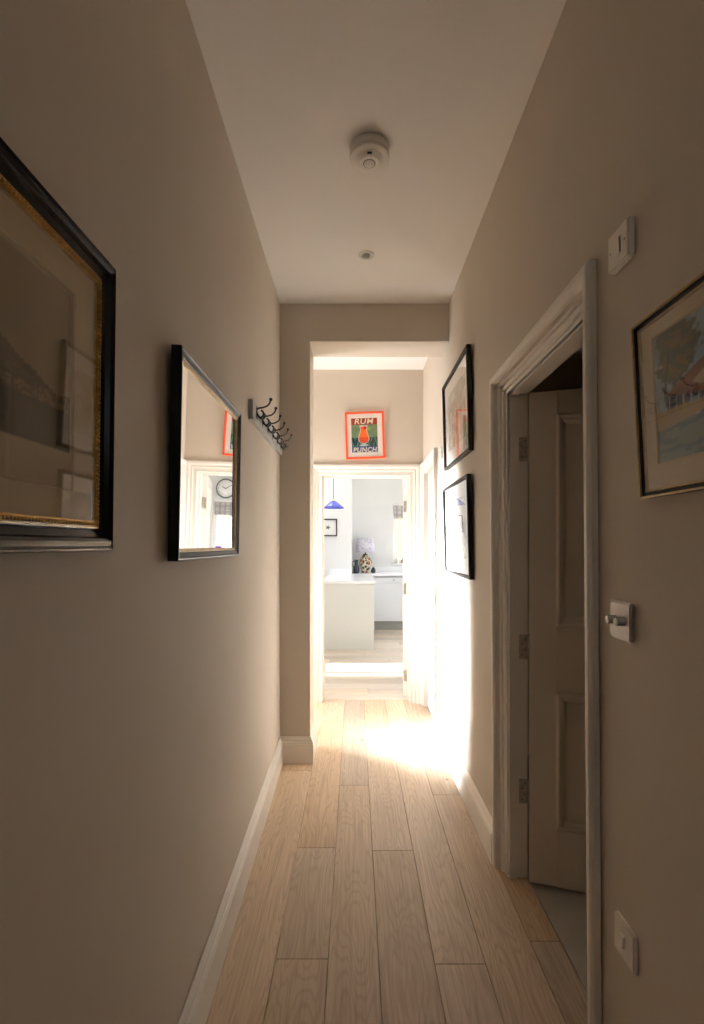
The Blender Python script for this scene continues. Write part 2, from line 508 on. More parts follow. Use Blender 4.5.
# left wall: slightly warped skin; recess and glazed side door past the nib added for light
LO0, LO1, LOZ = 3.50, 4.22, 2.05
LX = -1.15
def left_wall():
    bm = bmesh.new()
    ys = np.linspace(YB, N0 + 0.1, 16); zs = [0.0, 0.3, 0.6, 0.9, 1.2, H]
    front = [[bm.verts.new((XL + lean_left(yy) * max(0, 1 - z / 1.2), yy, z)) for z in zs] for yy in ys]
    for i in range(len(ys) - 1):
        for j in range(len(zs) - 1):
            f = bm.faces.new((front[i][j], front[i + 1][j], front[i + 1][j + 1], front[i][j + 1])); f.smooth = True
    add_box(bm, XL - 0.2, XL - 0.001, YB - 0.1, N1, 0, H)
    add_box(bm, LX - 0.1, XL - 0.2, N1 - 0.1, N1, 0, H)
    add_box(bm, LX - 0.1, LX, N1, LO0, 0, H); add_box(bm, LX - 0.1, LX, LO1, YE + 0.1, 0, H); add_box(bm, LX - 0.1, LX, LO0, LO1, LOZ, H)
    me = bpy.data.meshes.new('wall_left'); bm.normal_update()
    bm.to_mesh(me); bm.free()
    return link('wall_left', me, WALL)
struct(left_wall(), 'long beige left wall of the hallway turning into an added recess past the pier', 'wall')

# right wall with two door openings
D1A, D1B, D3A, D3B, DZ = 1.33, 2.067, 3.69, 4.25, 1.978
lin = 0.028
def right_wall():
    bm = bmesh.new()
    c = 0.055                                     # wall stops short of the opening, behind the architrave
    ys = [YB, -1, 0, 0.5, D1A - c, D1B + c, 2.6, 3.1, 3.5, D3A - lin, D3B + lin, YE + 0.02]; zs = [0, 0.5, 1.0, 1.5, DZ + c, H]
    V = {}
    def vert(y, z):
        if (y, z) not in V: V[(y, z)] = bm.verts.new((wx(y, z), y, z))
        return V[(y, z)]
    for a, b in zip(ys, ys[1:]):
        for z0, z1 in zip(zs, zs[1:]):
            if z1 <= DZ + c + 0.001 and (a == D1A - c or a == D3A - lin): continue
            bm.faces.new((vert(a, z0), vert(a, z1), vert(b, z1), vert(b, z0)))
    B = [(YB - 0.1, D1A - c, 0, H), (D1A - c, D1B + c, DZ + c, H), (D1B + c, D3A - lin, 0, H), (D3A - lin, D3B + lin, DZ + c, H), (D3B + lin, YE + 0.1, 0, H)]
    for a, b, z0, z1 in B: add_box(bm, 0.632, 0.712, a, b, z0, z1)
    me = bpy.data.meshes.new('wall_right'); bm.normal_update(); bm.to_mesh(me); bm.free()
    return link('wall_right', me, WALL)
struct(right_wall(), 'long beige right wall of the hallway', 'wall')

# end wall with the kitchen doorway
KA, KB = -0.287, 0.475
struct(boxes('wall_end', [
    (KX0, KA - lin, YE, YK, 0, H), (KB + lin, KX1, YE, YK, 0, H),
    (KA - lin, KB + lin, YE, YK, DZ + lin, H)], WALL), 'beige end wall above and around the kitchen doorway', 'wall')
box_back = struct(boxes('wall_entrance', [
    (XL - 0.2, -0.33, YB - 0.1, YB, 0, H), (0.45, XR + 0.1, YB - 0.1, YB, 0, H),
    (-0.33, 0.45, YB - 0.1, YB, 0, 2.1), (-0.33, 0.45, YB - 0.1, YB, 2.5, H)], WALL), 'beige entrance wall with an added fanlight', 'wall')
fan = struct(empty('added_fanlight', (0.06, YB - 0.05, 2.1)), 'narrow fanlight added over the unseen entrance', 'window')  # invented opening, gives the entrance fill somewhere to enter
boxes('window_frame', [(-0.39, -0.35, -0.03, 0.03, 0, 0.4), (0.35, 0.39, -0.03, 0.03, 0, 0.4), (-0.39, 0.39, -0.03, 0.03, 0, 0.04), (-0.39, 0.39, -0.03, 0.03, 0.36, 0.4)], TRIM, fan)
box('pane', -0.35, 0.35, -0.003, 0.003, 0.04, 0.36, GLASS, fan)

# nib and downstand beam
nb = struct(box('wall_nib', XL - 0.02, NX, N0, N1, 0, H, WALL, None), 'beige wall pier projecting from the left wall', 'wall')
struct(box('trim_1', NX, XR + 0.01, N0, N1, NZ, H, WALL), 'beige boxed beam crossing the hallway ceiling', 'beam')

# side room shell
struct(boxes('wall_side_room', [(2.5, 2.6, 0.45, 3.4, 0, 2.6), (0.7125, 2.5, 3.27, 3.4, 0, 2.6), (0.7125, 2.5, 0.45, 0.86, 0, 2.6)], WALL), 'walls of the dark side room', 'wall')

# skirtings
SK = [(0, 0), (0.022, 0), (0.022, 0.122), (0.0195, 0.1245), (0.0195, 0.131), (0.016, 0.136), (0.0125, 0.139), (0.0125, 0.146), (0.009, 0.153), (0.007, 0.16), (0.0035, 0.165), (0, 0.165)]
struct(floor_sweep('baseboard_left', SK, [(NX, N1), (NX, N0), (XL, N0)] + [(XL + lean_left(yy), yy) for yy in (2.6, 2.0, 1.4, 0.6, -0.3, -2.0)], TRIM) , 'white moulded skirting along the left wall and around the pier', 'skirting')
struct(floor_sweep('baseboard_right', SK, [(wx(yy, 0), yy) for yy in (D1B + 0.087, 2.8, 3.5, D3A - 0.094)], TRIM), 'white moulded skirting on the right wall between the two doors', 'skirting')
struct(floor_sweep('baseboard_entrance', SK, [(wx(yy, 0), yy) for yy in (YB, 0.5, D1A - 0.087)], TRIM), 'white moulded skirting on the right wall nearest the entrance', 'skirting')

# architraves and linings ------------------------------------------------
AR = [(0, 0), (0, 0.008), (0.004, 0.012), (0.009, 0.012), (0.012, 0.009), (0.034, 0.009), (0.037, 0.016), (0.043, 0.019), (0.052, 0.016),
      (0.058, 0.017), (0.064, 0.024), (0.070, 0.030), (0.088, 0.030), (0.093, 0.027), (0.095, 0.022), (0.095, 0)]

# deep stepped architrave of the near door: stands proud of the wall outside, sinks to the lining inside
ARD = [(0, -0.045), (0, -0.030), (0.004, -0.025), (0.010, -0.025), (0.0135, -0.030), (0.0145, -0.036), (0.0165, -0.036), (0.0175, -0.017), (0.030, -0.013), (0.0325, -0.020), (0.0345, -0.020), (0.036, -0.008),
       (0.043, -0.001), (0.048, -0.003), (0.0495, -0.010), (0.0515, -0.010), (0.053, 0.012), (0.057, 0.021), (0.064, 0.025), (0.078, 0.025), (0.084, 0.021), (0.087, 0.016), (0.087, 0.0), (0.056, -0.001), (0.052, -0.045)]
def lining_y(name, ya, yb, prof, fn, x0, x1, stop_x0, stop_x1, label, DZ=DZ):
    """door lining in a wall that runs along Y"""
    r = struct(empty(name, (0, 0, 0)), label, 'door frame')
    rect_sweep('architrave', prof, ya, yb, 0, DZ, fn, TRIM, r, closed=False)
    box('jamb', x0, x1, ya - lin, ya, 0, DZ, TRIM, r); box('jamb', x0, x1, yb, yb + lin, 0, DZ, TRIM, r)
    box('head', x0, x1, ya - lin, yb + lin, DZ, DZ + lin, TRIM, r)
    if stop_x1:
        boxes('door_stop', [(stop_x0, stop_x1, ya, ya + 0.010, 0, DZ - 0.010), (stop_x0, stop_x1, yb - 0.010, yb, 0, DZ - 0.010), (stop_x0, stop_x1, ya, yb, DZ - 0.010, DZ)], TRIM, r)
    return r
lining_y('trim_2', D1A, D1B, ARD, lambda u, v, b: (wx(1.7, v) + 0.001 - b, u, v), 0.628, 0.713, 0.636, 0.667, 'moulded cream door frame around the open side-room door', 1.998)
lining_y('trim_3', D3A, D3B, AR, lambda u, v, b: (XR - b, u, v), XR - 0.002, 0.712, XR + 0.07, XR + 0.10, 'moulded cream door frame in the far right corner')

r = struct(empty('trim_4'), 'moulded cream door frame around the kitchen doorway', 'door frame')
rect_sweep('architrave', AR, KA, KB, 0, DZ, lambda u, v, b: (u, YE - b, v), TRIM, r, closed=False)
rect_sweep('architrave', AR, KA, KB, 0, DZ, lambda u, v, b: (u, YK + b, v), TRIM, r, closed=False)
box('jamb', KA - lin, KA, YE - 0.002, YK + 0.002, 0, DZ, TRIM, r); box('jamb', KB, KB + lin, YE - 0.002, YK + 0.002, 0, DZ, TRIM, r)
box('head', KA - lin, KB + lin, YE - 0.002, YK + 0.002, DZ, DZ + lin, TRIM, r)
boxes('door_stop', [(KA, KA + 0.012, YE + 0.05, YE + 0.1, 0, DZ - 0.012), (KB - 0.012, KB, YE + 0.05, YE + 0.1, 0, DZ - 0.012), (KA, KB, YE + 0.05, YE + 0.1, DZ - 0.012, DZ)], TRIM, r)

def panel_door(name, pivot, rotz, wdt, hgt, label, knob_side=True, knob_z=0.95, mat=DOORM, knob_mat=CHROME, side=1):
    """four-panel leaf; local x away from hinge, local y = thickness (0 = face with the hinge knuckles, 0.044*side = the other)"""
    d = struct(empty(name, pivot, (0, 0, rotz)), label, 'door')
    T = 0.044 * side
    y0, y1 = min(0, T), max(0, T)
    st, tr, lr0, lr1, br = 0.112, 0.10, 0.765, 1.045, 0.235
    mw = 0.1
    box('stile', 0.004, st, y0, y1, 0, hgt, mat, d, 0.0012); box('stile', wdt - st, wdt, y0, y1, 0, hgt, mat, d, 0.0012)
    box('rail', st, wdt - st, y0, y1, 0, br, mat, d); box('rail', st, wdt - st, y0, y1, lr0, lr1, mat, d); box('rail', st, wdt - st, y0, y1, hgt - tr, hgt, mat, d)
    mx = wdt / 2
    box('muntin', mx - mw / 2, mx + mw / 2, y0, y1, br, lr0, mat, d); box('muntin', mx - mw / 2, mx + mw / 2, y0, y1, lr1, hgt - tr, mat, d)
    mo = [(-0.010, 0), (-0.010, 0.004), (-0.003, 0.007), (0.003, 0.016), (0.009, 0.018), (0.012, 0.025), (0.020, 0.027), (0.028, 0.022), (0.030, 0.016), (0.022, 0.0155), (0.022, 0)]
    mo = [(a - 0.022, b) for a, b in mo]
    for z0, z1 in ((br, lr0), (lr1, hgt - tr)):
        for x0, x1 in ((st, mx - mw / 2), (mx + mw / 2, wdt - st)):
            p = box('panel', x0, x1, y0 + 0.016, y1 - 0.016, z0, z1, mat, d)
            rect_sweep('moulding', mo, x0, x1, z0, z1, lambda u, v, b: (u, y0 + 0.0165 - b, v), mat, p)
            rect_sweep('moulding', mo, x0, x1, z0, z1, lambda u, v, b: (u, y1 - 0.0165 + b, v), mat, p)
    if knob_side:
        for yy, s in ((y0, -1), (y1, 1)):
            k = lathe('knob', [(0.0, 0.0), (0.026, 0.0), (0.026, 0.006), (0.01, 0.012), (0.01, 0.03), (0.024, 0.04), (0.028, 0.052), (0.02, 0.062), (0.0, 0.064)], knob_mat, d, 20, axis='Y')
            k.location = (wdt - 0.055, yy, knob_z); k.scale.y = s
    return d

def hinge(parent, x, y, z, dirx, diry, hgt=0.1):
    """leaf let into the jamb + knuckle; parented"""
    pass

# near side-room door: hinged on the far jamb, open about 72 degrees
PV = (0.714, D1B - 0.002)
phi = R(72)
dirv = Vector((math.sin(phi), -math.cos(phi)))
rz = math.atan2(dirv.y, dirv.x)
# knuckle face looks away from the camera, so the other face lies on local -y
d1 = panel_door('door_1', (PV[0], PV[1], 0.012), rz, 0.725, 1.977, 'beige four-panel door standing open into the dark side room', True, 0.97, DOORM, CHROME, -1)
for hz in (1.748, 0.932, 0.335):
    hg = empty('hinge', (0, 0, 0)); hg.parent = d1
    Mi = Matrix.LocRotScale(d1.location, d1.rotation_euler.to_quaternion(), None).inverted()
    hg.matrix_parent_inverse = Mi
    hz += 0.022
    boxes('hinge_leaf', [(PV[0] - 0.036, PV[0], D1B - 0.0028, D1B - 0.0002, hz - 0.05, hz + 0.05)], HINGE, hg)
    lathe('knuckle', [(0.0055, -0.052), (0.0065, -0.05), (0.0065, 0.05), (0.0055, 0.052)], HINGE, hg, 12, loc=(PV[0] + 0.003, PV[1] - 0.004, hz))
    bm = bmesh.new()
    for (dx, dz) in ((-0.012, 0.034), (-0.024, 0.012), (-0.012, -0.012), (-0.024, -0.034)):
        sphere(bm, (PV[0] + dx, D1B - 0.0028, hz + dz), 0.0028, 8)
    from_bm('screw', bm, IRON, hg)

# kitchen door: hinged on the right jamb, swung back into the kitchen
PK = (KB - 0.001, YK + 0.002)
phi2 = R(103)
dv2 = Vector((-math.cos(phi2), math.sin(phi2)))
d2 = panel_door('door_2', (PK[0], PK[1], 0.008), math.atan2(dv2.y, dv2.x), 0.755, 1.962, 'cream panelled kitchen door swung fully open, seen edge-on', True, 0.97, TRIM, CHROME, 1)
for hz in (1.72, 0.98, 0.2):
    hg = empty('hinge'); hg.parent = d2
    hg.matrix_parent_inverse = Matrix.LocRotScale(d2.location, d2.rotation_euler.to_quaternion(), None).inverted()
    boxes('hinge_leaf', [(KB - 0.003, KB + 0.0, YK - 0.034, YK, hz - 0.05, hz + 0.05), (KB - 0.038, KB - 0.002, YK + 0.0, YK + 0.003, hz - 0.05, hz + 0.05)], HINGE, hg)
    lathe('knuckle', [(0.006, -0.052), (0.007, -0.05), (0.007, 0.05), (0.006, 0.052)], HINGE, hg, 12, loc=(KB - 0.008, YK + 0.0, hz))

# closed cupboard door in the far right corner: hinged far side, knob near
d3 = panel_door('door_3', (XR + 0.068, D3B - 0.003, 0.006), R(-90), D3B - D3A - 0.006, 1.965, 'closed cream cupboard door in the far right corner', True, 0.83, TRIM, CHROME, -1)

# made-up glazed side door past the nib, added to light the right wall
d4 = struct(empty('added_side_door', (LX - 0.05, LO0, 0)), 'white glazed side door added unseen behind the pier', 'door')
bw = LO1 - LO0
box('stile', -0.02, 0.02, 0, 0.05, 0.0, LOZ, TRIM, d4); box('stile', -0.02, 0.02, bw - 0.05, bw, 0.0, LOZ, TRIM, d4)
box('rail', -0.02, 0.02, 0.05, bw - 0.05, 0.0, 0.14, TRIM, d4); box('rail', -0.02, 0.02, 0.05, bw - 0.05, LOZ - 0.05, LOZ, TRIM, d4)
box('pane', -0.003, 0.003, 0.05, bw - 0.05, 0.14, LOZ - 0.05, GLASS, d4)

# ------------------------------------------------------------------ kitchen shell
CBX, CBY = -0.05, 7.96          # chimney breast corner
WX0, WX1, WZ0, WZ1 = 0.66, 1.56, 1.06, 2.09
struct(boxes('wall_kitchen_back', [
    (KX0, WX0, KY1, KY1 + 0.15, 0, H), (WX1, KX1, KY1, KY1 + 0.15, 0, H),
    (WX0, WX1, KY1, KY1 + 0.15, 0, WZ0), (WX0, WX1, KY1, KY1 + 0.15, WZ1, H)], WALLK), 'pale grey kitchen back wall', 'wall')
struct(boxes('wall_chimney_breast', [(-1.55, CBX, CBY, KY1, 0, H)], WALLK), 'pale grey chimney breast in the kitchen', 'wall')
struct(boxes('wall_kitchen_left', [(KX0 - 0.12, KX0, YK - 0.15, KY1 + 0.15, 0, H)], WALLK), 'pale grey left wall of the kitchen', 'wall')
SY0, SY1, SZ0, SZ1 = 4.9, 7.1, 0.95, 2.2
struct(boxes('wall_kitchen_right', [(KX1, KX1 + 0.12, YK - 0.15, SY0, 0, H), (KX1, KX1 + 0.12, SY1, KY1 + 0.15, 0, H), (KX1, KX1 + 0.12, SY0, SY1, 0, SZ0), (KX1, KX1 + 0.12, SY0, SY1, SZ1, H)], WALLK), 'pale grey right wall of the kitchen', 'wall')

WHITE = paint('white_gloss', srgb(238, 238, 236), 0.3, 0.01)
w1 = struct(empty('window_1', ((WX0 + WX1) / 2, KY1 + 0.07, WZ0)), 'white framed kitchen window behind a roman blind', 'window')
hw, hh = (WX1 - WX0) / 2, WZ1 - WZ0
boxes('window_frame', [(-hw, -hw + 0.06, -0.03, 0.03, 0, hh), (hw - 0.06, hw, -0.03, 0.03, 0, hh), (-hw + 0.06, hw - 0.06, -0.03, 0.03, 0, 0.07), (-hw + 0.06, hw - 0.06, -0.03, 0.03, hh - 0.06, hh), (-0.03, 0.03, -0.03, 0.03, 0.07, hh - 0.06)], WHITE, w1)
for x0, x1 in ((-hw + 0.06, -0.03), (0.03, hw - 0.06)):
    box('pane', x0, x1, -0.003, 0.003, 0.07, hh - 0.06, GLASS, w1)
box('window_sill', -hw - 0.03, hw + 0.03, -0.12, -0.02, -0.025, 0.0, WHITE, w1, 0.004)

w3 = struct(empty('added_side_window', (KX1 + 0.06, SY0, SZ0)), 'wide white side window added unseen to the kitchen', 'window')  # made-up window, added to bring side light into the kitchen
sw, sh = SY1 - SY0, SZ1 - SZ0
boxes('window_frame', [(-0.03, 0.03, 0, 0.06, 0, sh), (-0.03, 0.03, sw - 0.06, sw, 0, sh), (-0.03, 0.03, 0.06, sw - 0.06, 0, 0.06), (-0.03, 0.03, 0.06, sw - 0.06, sh - 0.06, sh), (-0.03, 0.03, sw / 2 - 0.03, sw / 2 + 0.03, 0.06, sh - 0.06)], WHITE, w3)
for a, b in ((0.06, sw / 2 - 0.03), (sw / 2 + 0.03, sw - 0.06)):
    box('pane', -0.003, 0.003, a, b, 0.06, sh - 0.06, GLASS, w3)
# outside: paving and a pale brick garden wall seen through the window
PAV = paint('paving', srgb(190, 184, 172), 0.9, 0.1, 2)
struct(boxes('ground', [(-14, 14, -8, 20, -0.2, -0.1)], PAV), 'pale paved ground outside the house', 'ground')
gwall = struct(empty('wall_garden', (0, 12.2, -0.1)), 'pale yellow brick garden wall outside the window', 'wall')
BRK = paint('stock_brick', srgb(222, 204, 158), 0.9, 0.14, 14)
box('mortar', -1.2, 5.2, 0.012, 0.22, 0, 2.2, paint('mortar', srgb(205, 198, 180), 0.95, 0.05), gwall)
brick_me = None
for k in range(29):
    for j in range(14):
        xx = 0.65 + j * 0.225 + (0.1125 if k % 2 else 0)
        if brick_me is None:
            bo = box('brick', -0.107, 0.107, 0, 0.02, 0, 0.065, BRK, gwall, 0.002); brick_me = bo.data
        else:
            bo = link('brick', brick_me, None, gwall)
        bo.location = (xx, 0, 0.004 + k * 0.075)

# ------------------------------------------------------------------ pictures in the hall
def picture(name, label, group, cat, loc, rz, W, Hh, prof, frame_mat, lean=0.0, ry=0.0, glassy=True, glass_y=-0.012):
    """root at the bottom centre on the wall; local x to the viewer's right, z up, -y off the wall"""
    r = empty(name, loc, (lean, ry, rz))
    tag(r, label, cat, group)
    fw = max(a for a, b in prof)
    f = rect_sweep('frame', prof, -W / 2 + fw, W / 2 - fw, fw, Hh - fw, lambda u, v, b: (u, -b, v), frame_mat, r)
    box('backing', -W / 2 + fw * 0.6, W / 2 - fw * 0.6, -0.004, -0.001, fw * 0.6, Hh - fw * 0.6, CARD, r)
    if glassy:
        box('glass', -W / 2 + fw - 0.004, W / 2 - fw + 0.004, glass_y - 0.002, glass_y, fw - 0.004, Hh - fw + 0.004, GLASS, r)
    return r, f, fw

def mount(parent, W, Hh, fw, x0, x1, z0, z1, mat, y=-0.0065, t=0.0025):
    """mount board with a bevelled window x0..x1, z0..z1"""
    bm = bmesh.new()
    o = [(-W / 2 + fw - 0.003, fw - 0.003), (-W / 2 + fw - 0.003, Hh - fw + 0.003), (W / 2 - fw + 0.003, Hh - fw + 0.003), (W / 2 - fw + 0.003, fw - 0.003)]
    i = [(x0, z0), (x0, z1), (x1, z1), (x1, z0)]
    k = [(x0 + t, z0 + t), (x0 + t, z1 - t), (x1 - t, z1 - t), (x1 - t, z0 + t)]
    V = [[bm.verts.new((p[0], yy, p[1])) for p in L] for L, yy in ((o, y - t), (i, y - t), (k, y), (o, y))]
    for a, b in ((0, 1), (1, 2), (2, 3), (3, 0)):
        for n in range(4):
            m = (n + 1) % 4
            bm.faces.new((V[a][n], V[a][m], V[b][m], V[b][n]))
    return from_bm('mount', bm, mat, parent)

# 1 large antique print, left wall, nearest the camera
FW = 0.058
PROF1 = [(0, 0.004), (0, 0.013), (0.004, 0.016), (0.009, 0.014), (0.012, 0.012), (0.026, 0.016), (0.030, 0.024), (0.036, 0.0275), (0.042, 0.024), (0.046, 0.022), (0.052, 0.024), (0.056, 0.022), (0.058, 0.016), (0.058, 0.0)]
PROF1 = [(a * 0.8, b) for a, b in PROF1]
W1, H1 = 0.74, 0.524
p1, f1, fw1 = picture('framed_print', 'large black-framed antique landscape print with gilt inner beading, nearest on the left wall', None, 'picture', (XL + 0.003, 0.93 - W1 / 2, 1.363), R(90), W1, H1, PROF1, BLACK, lean=0.012)
mount(p1, W1, H1, fw1, -0.26, 0.26, 0.098, 0.422, MAT_D)
def lith(U, V):
    n = noise2(U, V, 8, 3); n2 = noise2(U, V, 60, 5, 2); n3 = noise2(U * 0.999, V * 0.1, 14, 6, 3)
    c = np.zeros(U.shape + (3,)); c[:] = srgb(176, 160, 132)
    sky = np.array(srgb(138, 124, 100)); 
    v = (V - 0.20) / 0.77
    c = mixc(c, sky, ((v > 0) & (v < 1) & (U > 0.015) & (U < 0.985)) * (0.55 + 0.35 * n))
    inside = ((v > 0) & (v < 1) & (U > 0.015) & (U < 0.985)).astype(float)
    ridge = 0.33 + 0.16 * np.exp(-((U - 0.66) / 0.16) ** 2) + 0.11 * np.exp(-((U - 0.28) / 0.2) ** 2) + 0.02 * np.sin(U * 40) * n
    c = mixc(c, srgb(88, 80, 62), inside * (v < ridge) * (0.6 + 0.35 * n2))
    town = ((v > 0.24) & (v < 0.24 + 0.09 * n3 + 0.03)).astype(float) * inside
    c = mixc(c, srgb(160, 140, 108), town * (n2 > 0.55) * 0.45)
    wat = (v < 0.24).astype(float) * inside
    c = mixc(c, srgb(92, 86, 72), wat * (0.65 + 0.3 * n3))
    return c
print_grid('print', -0.262, 0.262, 0.096, 0.424, -0.0055, 150, 90, lith, p1)
# gilt beading: a rope of beads inside the frame
bm = bmesh.new()
u0, u1, v0, v1 = -W1 / 2 + fw1 + 0.001, W1 / 2 - fw1 - 0.001, fw1 + 0.001, H1 - fw1 - 0.001
rect = [(u0, v0, u1, v0), (u1, v0, u1, v1), (u1, v1, u0, v1), (u0, v1, u0, v0)]
for (a, b, c2, d) in rect:
    L_ = math.hypot(c2 - a, d - b); n_ = int(L_ / 0.0075)
    for k in range(n_):
        t = (k + 0.5) / n_
        rs = bmesh.ops.create_icosphere(bm, subdivisions=1, radius=0.0034)
        for v_ in rs['verts']: v_.co += Vector((a + (c2 - a) * t, -0.0165, b + (d - b) * t))
tag(from_bm('gilt_beading', bm, GOLD, f1, True), 'row of small gilt beads')
rect_sweep('gilt_slip', [(-0.007, 0.008), (-0.007, 0.0145), (0.0, 0.0155), (0.006, 0.0155), (0.006, 0.008)], -W1 / 2 + fw1, W1 / 2 - fw1, fw1, H1 - fw1, lambda u, v, b: (u, -b, v), GOLD, f1)

# 2 framed mirror, left wall
W2, H2 = 0.66, 0.545
PROF2 = [(0, 0.004), (0, 0.016), (0.004, 0.02), (0.013, 0.023), (0.017, 0.026), (0.022, 0.026), (0.024, 0.024), (0.024, 0)]
p2, f2, fw2 = picture('framed_mirror', 'black-framed mirror with gilt slip between the large print and the hook rail', None, 'mirror', (XL + 0.004, 1.256 + W2 / 2, 1.333), R(90), W2, H2, PROF2, BLACKM, lean=0.018, glassy=False)
MIR = paint('mirror_silver', (0.86, 0.85, 0.83), 0.015, 0.0, metal=1.0)
box('mirror_glass', -W2 / 2 + fw2 - 0.003, W2 / 2 - fw2 + 0.003, -0.012, -0.008, fw2 - 0.003, H2 - fw2 + 0.003, MIR, p2)
rect_sweep('gilt_slip', [(-0.008, 0.010), (-0.008, 0.0145), (0.0, 0.0175), (0.003, 0.0175), (0.003, 0.010)], -W2 / 2 + fw2, W2 / 2 - fw2, fw2, H2 - fw2, lambda u, v, b: (u, -b, v), GILTD, f2)
rect_sweep('bright_edge', [(0.017, 0.0258), (0.018, 0.0272), (0.0205, 0.0272), (0.0215, 0.0258)], -W2 / 2 + fw2, W2 / 2 - fw2, fw2, H2 - fw2, lambda u, v, b: (u, -b, v), SILV, f2)

# 3 two black-framed pictures on the right wall beyond the door
PROF3 = [(0, 0.004), (0, 0.022), (0.003, 0.024), (0.015, 0.024), (0.017, 0.022), (0.017, 0)]
W3, H3 = 0.70, 0.532
def sketch(seed, tint):
    def fn(U, V):
        n = noise2(U, V, 6, seed); n2 = noise2(U, V, 60, seed + 1, 2); n3 = noise2(V, U, 12, seed + 2)
        c = np.zeros(U.shape + (3,)); c[:] = srgb(224, 218, 206)
        c = mixc(c, srgb(*tint), sm(n, 0.40, 0.66) * 0.75)
        c = mixc(c, tuple(0.5 * q for q in srgb(*tint)), sm(n3, 0.55, 0.72) * 0.55 * sm(V, 0.9, 0.3))
        c = mixc(c, srgb(90, 80, 66), (n2 > 0.66) * 0.35)
        return c
    return fn
for nm, z, seed, tint, lab in (('framed_picture', 1.849, 21, (176, 160, 136), 'black-framed picture hung above another on the right wall'), ('framed_picture', 1.2, 31, (150, 156, 164), 'black-framed picture hung below another on the right wall')):
    p, f, fw = picture(nm, lab, 'black-framed pair on the right wall', 'picture', (wx(2.5, z) - 0.003, 2.505 + W3 / 2, z), R(-90), W3, H3, PROF3, BLACKM, lean=0.026)
    mount(p, W3, H3, fw, -0.24, 0.24, 0.10, 0.44, MAT_W)
    print_grid('print', -0.243, 0.243, 0.097, 0.443, -0.0055, 90, 66, sketch(seed, tint), p)

# 4 watercolour on the right wall nearest the camera
PROF4 = [(0, 0.004), (0, 0.012), (0.002, 0.014), (0.0055, 0.012), (0.010, 0.013), (0.012, 0.018), (0.0135, 0.0195), (0.015, 0.018), (0.015, 0)]
W4, H4 = 0.50, 0.352
p4, f4, fw4 = picture('framed_watercolour', 'watercolour of tree, brown-roofed house and water in thin gilt frame beside the door', None, 'picture', (wx(0.8, 1.47) - 0.001, 1.032 - W4 / 2, 1.470), R(-90), W4, H4, PROF4, BLACKM, lean=0.052)
for a0, a1, bt in ((-0.001, 0.0025, 0.0145), (0.0113, 0.0153, 0.0202)):
    rect_sweep('gilt_edge', [(a0, bt - 0.006), (a0, bt), (a1, bt), (a1, bt - 0.006)], -W4 / 2 + fw4, W4 / 2 - fw4, fw4, H4 - fw4, lambda u, v, b: (u, -b, v), GILTD, f4)
mount(p4, W4, H4, fw4, -0.201, 0.201, 0.063, 0.310, MAT_C)
def water(U, V):
    n = noise2(U, V, 6, 51); n2 = noise2(U, V, 26, 52, 3); n3 = noise2(U * 0.3, V, 30, 53, 3)
    c = np.zeros(U.shape + (3,)); c[:] = srgb(158, 178, 190)
    c = mixc(c, srgb(206, 206, 196), sm(n, 0.45, 0.7) * 0.7)
    d = np.sqrt(((U - 0.17) / 0.17) ** 2 + ((V - 0.80) / 0.30) ** 2) + (n2 - 0.5) * 0.9
    c = mixc(c, srgb(86, 88, 54), sm(d, 1.0, 0.75) * 0.9)
    c = mixc(c, srgb(140, 122, 68), sm(d, 0.9, 0.6) * (n2 > 0.52) * 0.8)
    trunk = (np.abs(U - 0.10 - 0.02 * np.sin(V * 9)) < 0.008) & (V > 0.42) & (V < 0.8)
    c = mixc(c, srgb(84, 66, 46), trunk * 0.8)
    e = U - 0.08
    edge = 0.02 * (n2 - 0.5)
    roof = (V < 0.50 + 0.60 * e + edge) & (V > 0.50 - 0.30 * e) & (e > 0) & (V < 0.86)
    c = mixc(c, srgb(134, 78, 56), roof * (0.75 + 0.25 * n2))
    c = mixc(c, srgb(170, 118, 90), (roof & (n3 > 0.56)) * 0.5)
    dormer = (np.abs(U - 0.34) * 0.8 + np.abs(V - 0.52) < 0.06) & (V > 0.48)
    c = mixc(c, srgb(206, 186, 150), dormer * 0.85)
    body = (V <= 0.50 - 0.30 * e) & (V > 0.37 - 0.05 * e) & (e > 0.01)
    c = mixc(c, srgb(72, 80, 92), body * (0.6 + 0.4 * (n2 > 0.5)))
    posts = body & (np.sin(U * 130) > 0.80)
    c = mixc(c, srgb(206, 190, 160), posts * 0.8)
    bank = (V <= 0.40 - 0.05 * e + edge) & (V > 0.25 + 0.16 * U)
    c = mixc(c, srgb(186, 154, 96), bank * (0.6 + 0.4 * n))
    wt = V <= 0.25 + 0.16 * U + edge
    c = mixc(c, srgb(110, 136, 144), wt * 1.0)
    c = mixc(c, srgb(150, 164, 160), wt * (n3 > 0.52) * 0.5)
    return c
print_grid('print', -0.204, 0.204, 0.060, 0.313, -0.0055, 150, 96, water, p4)

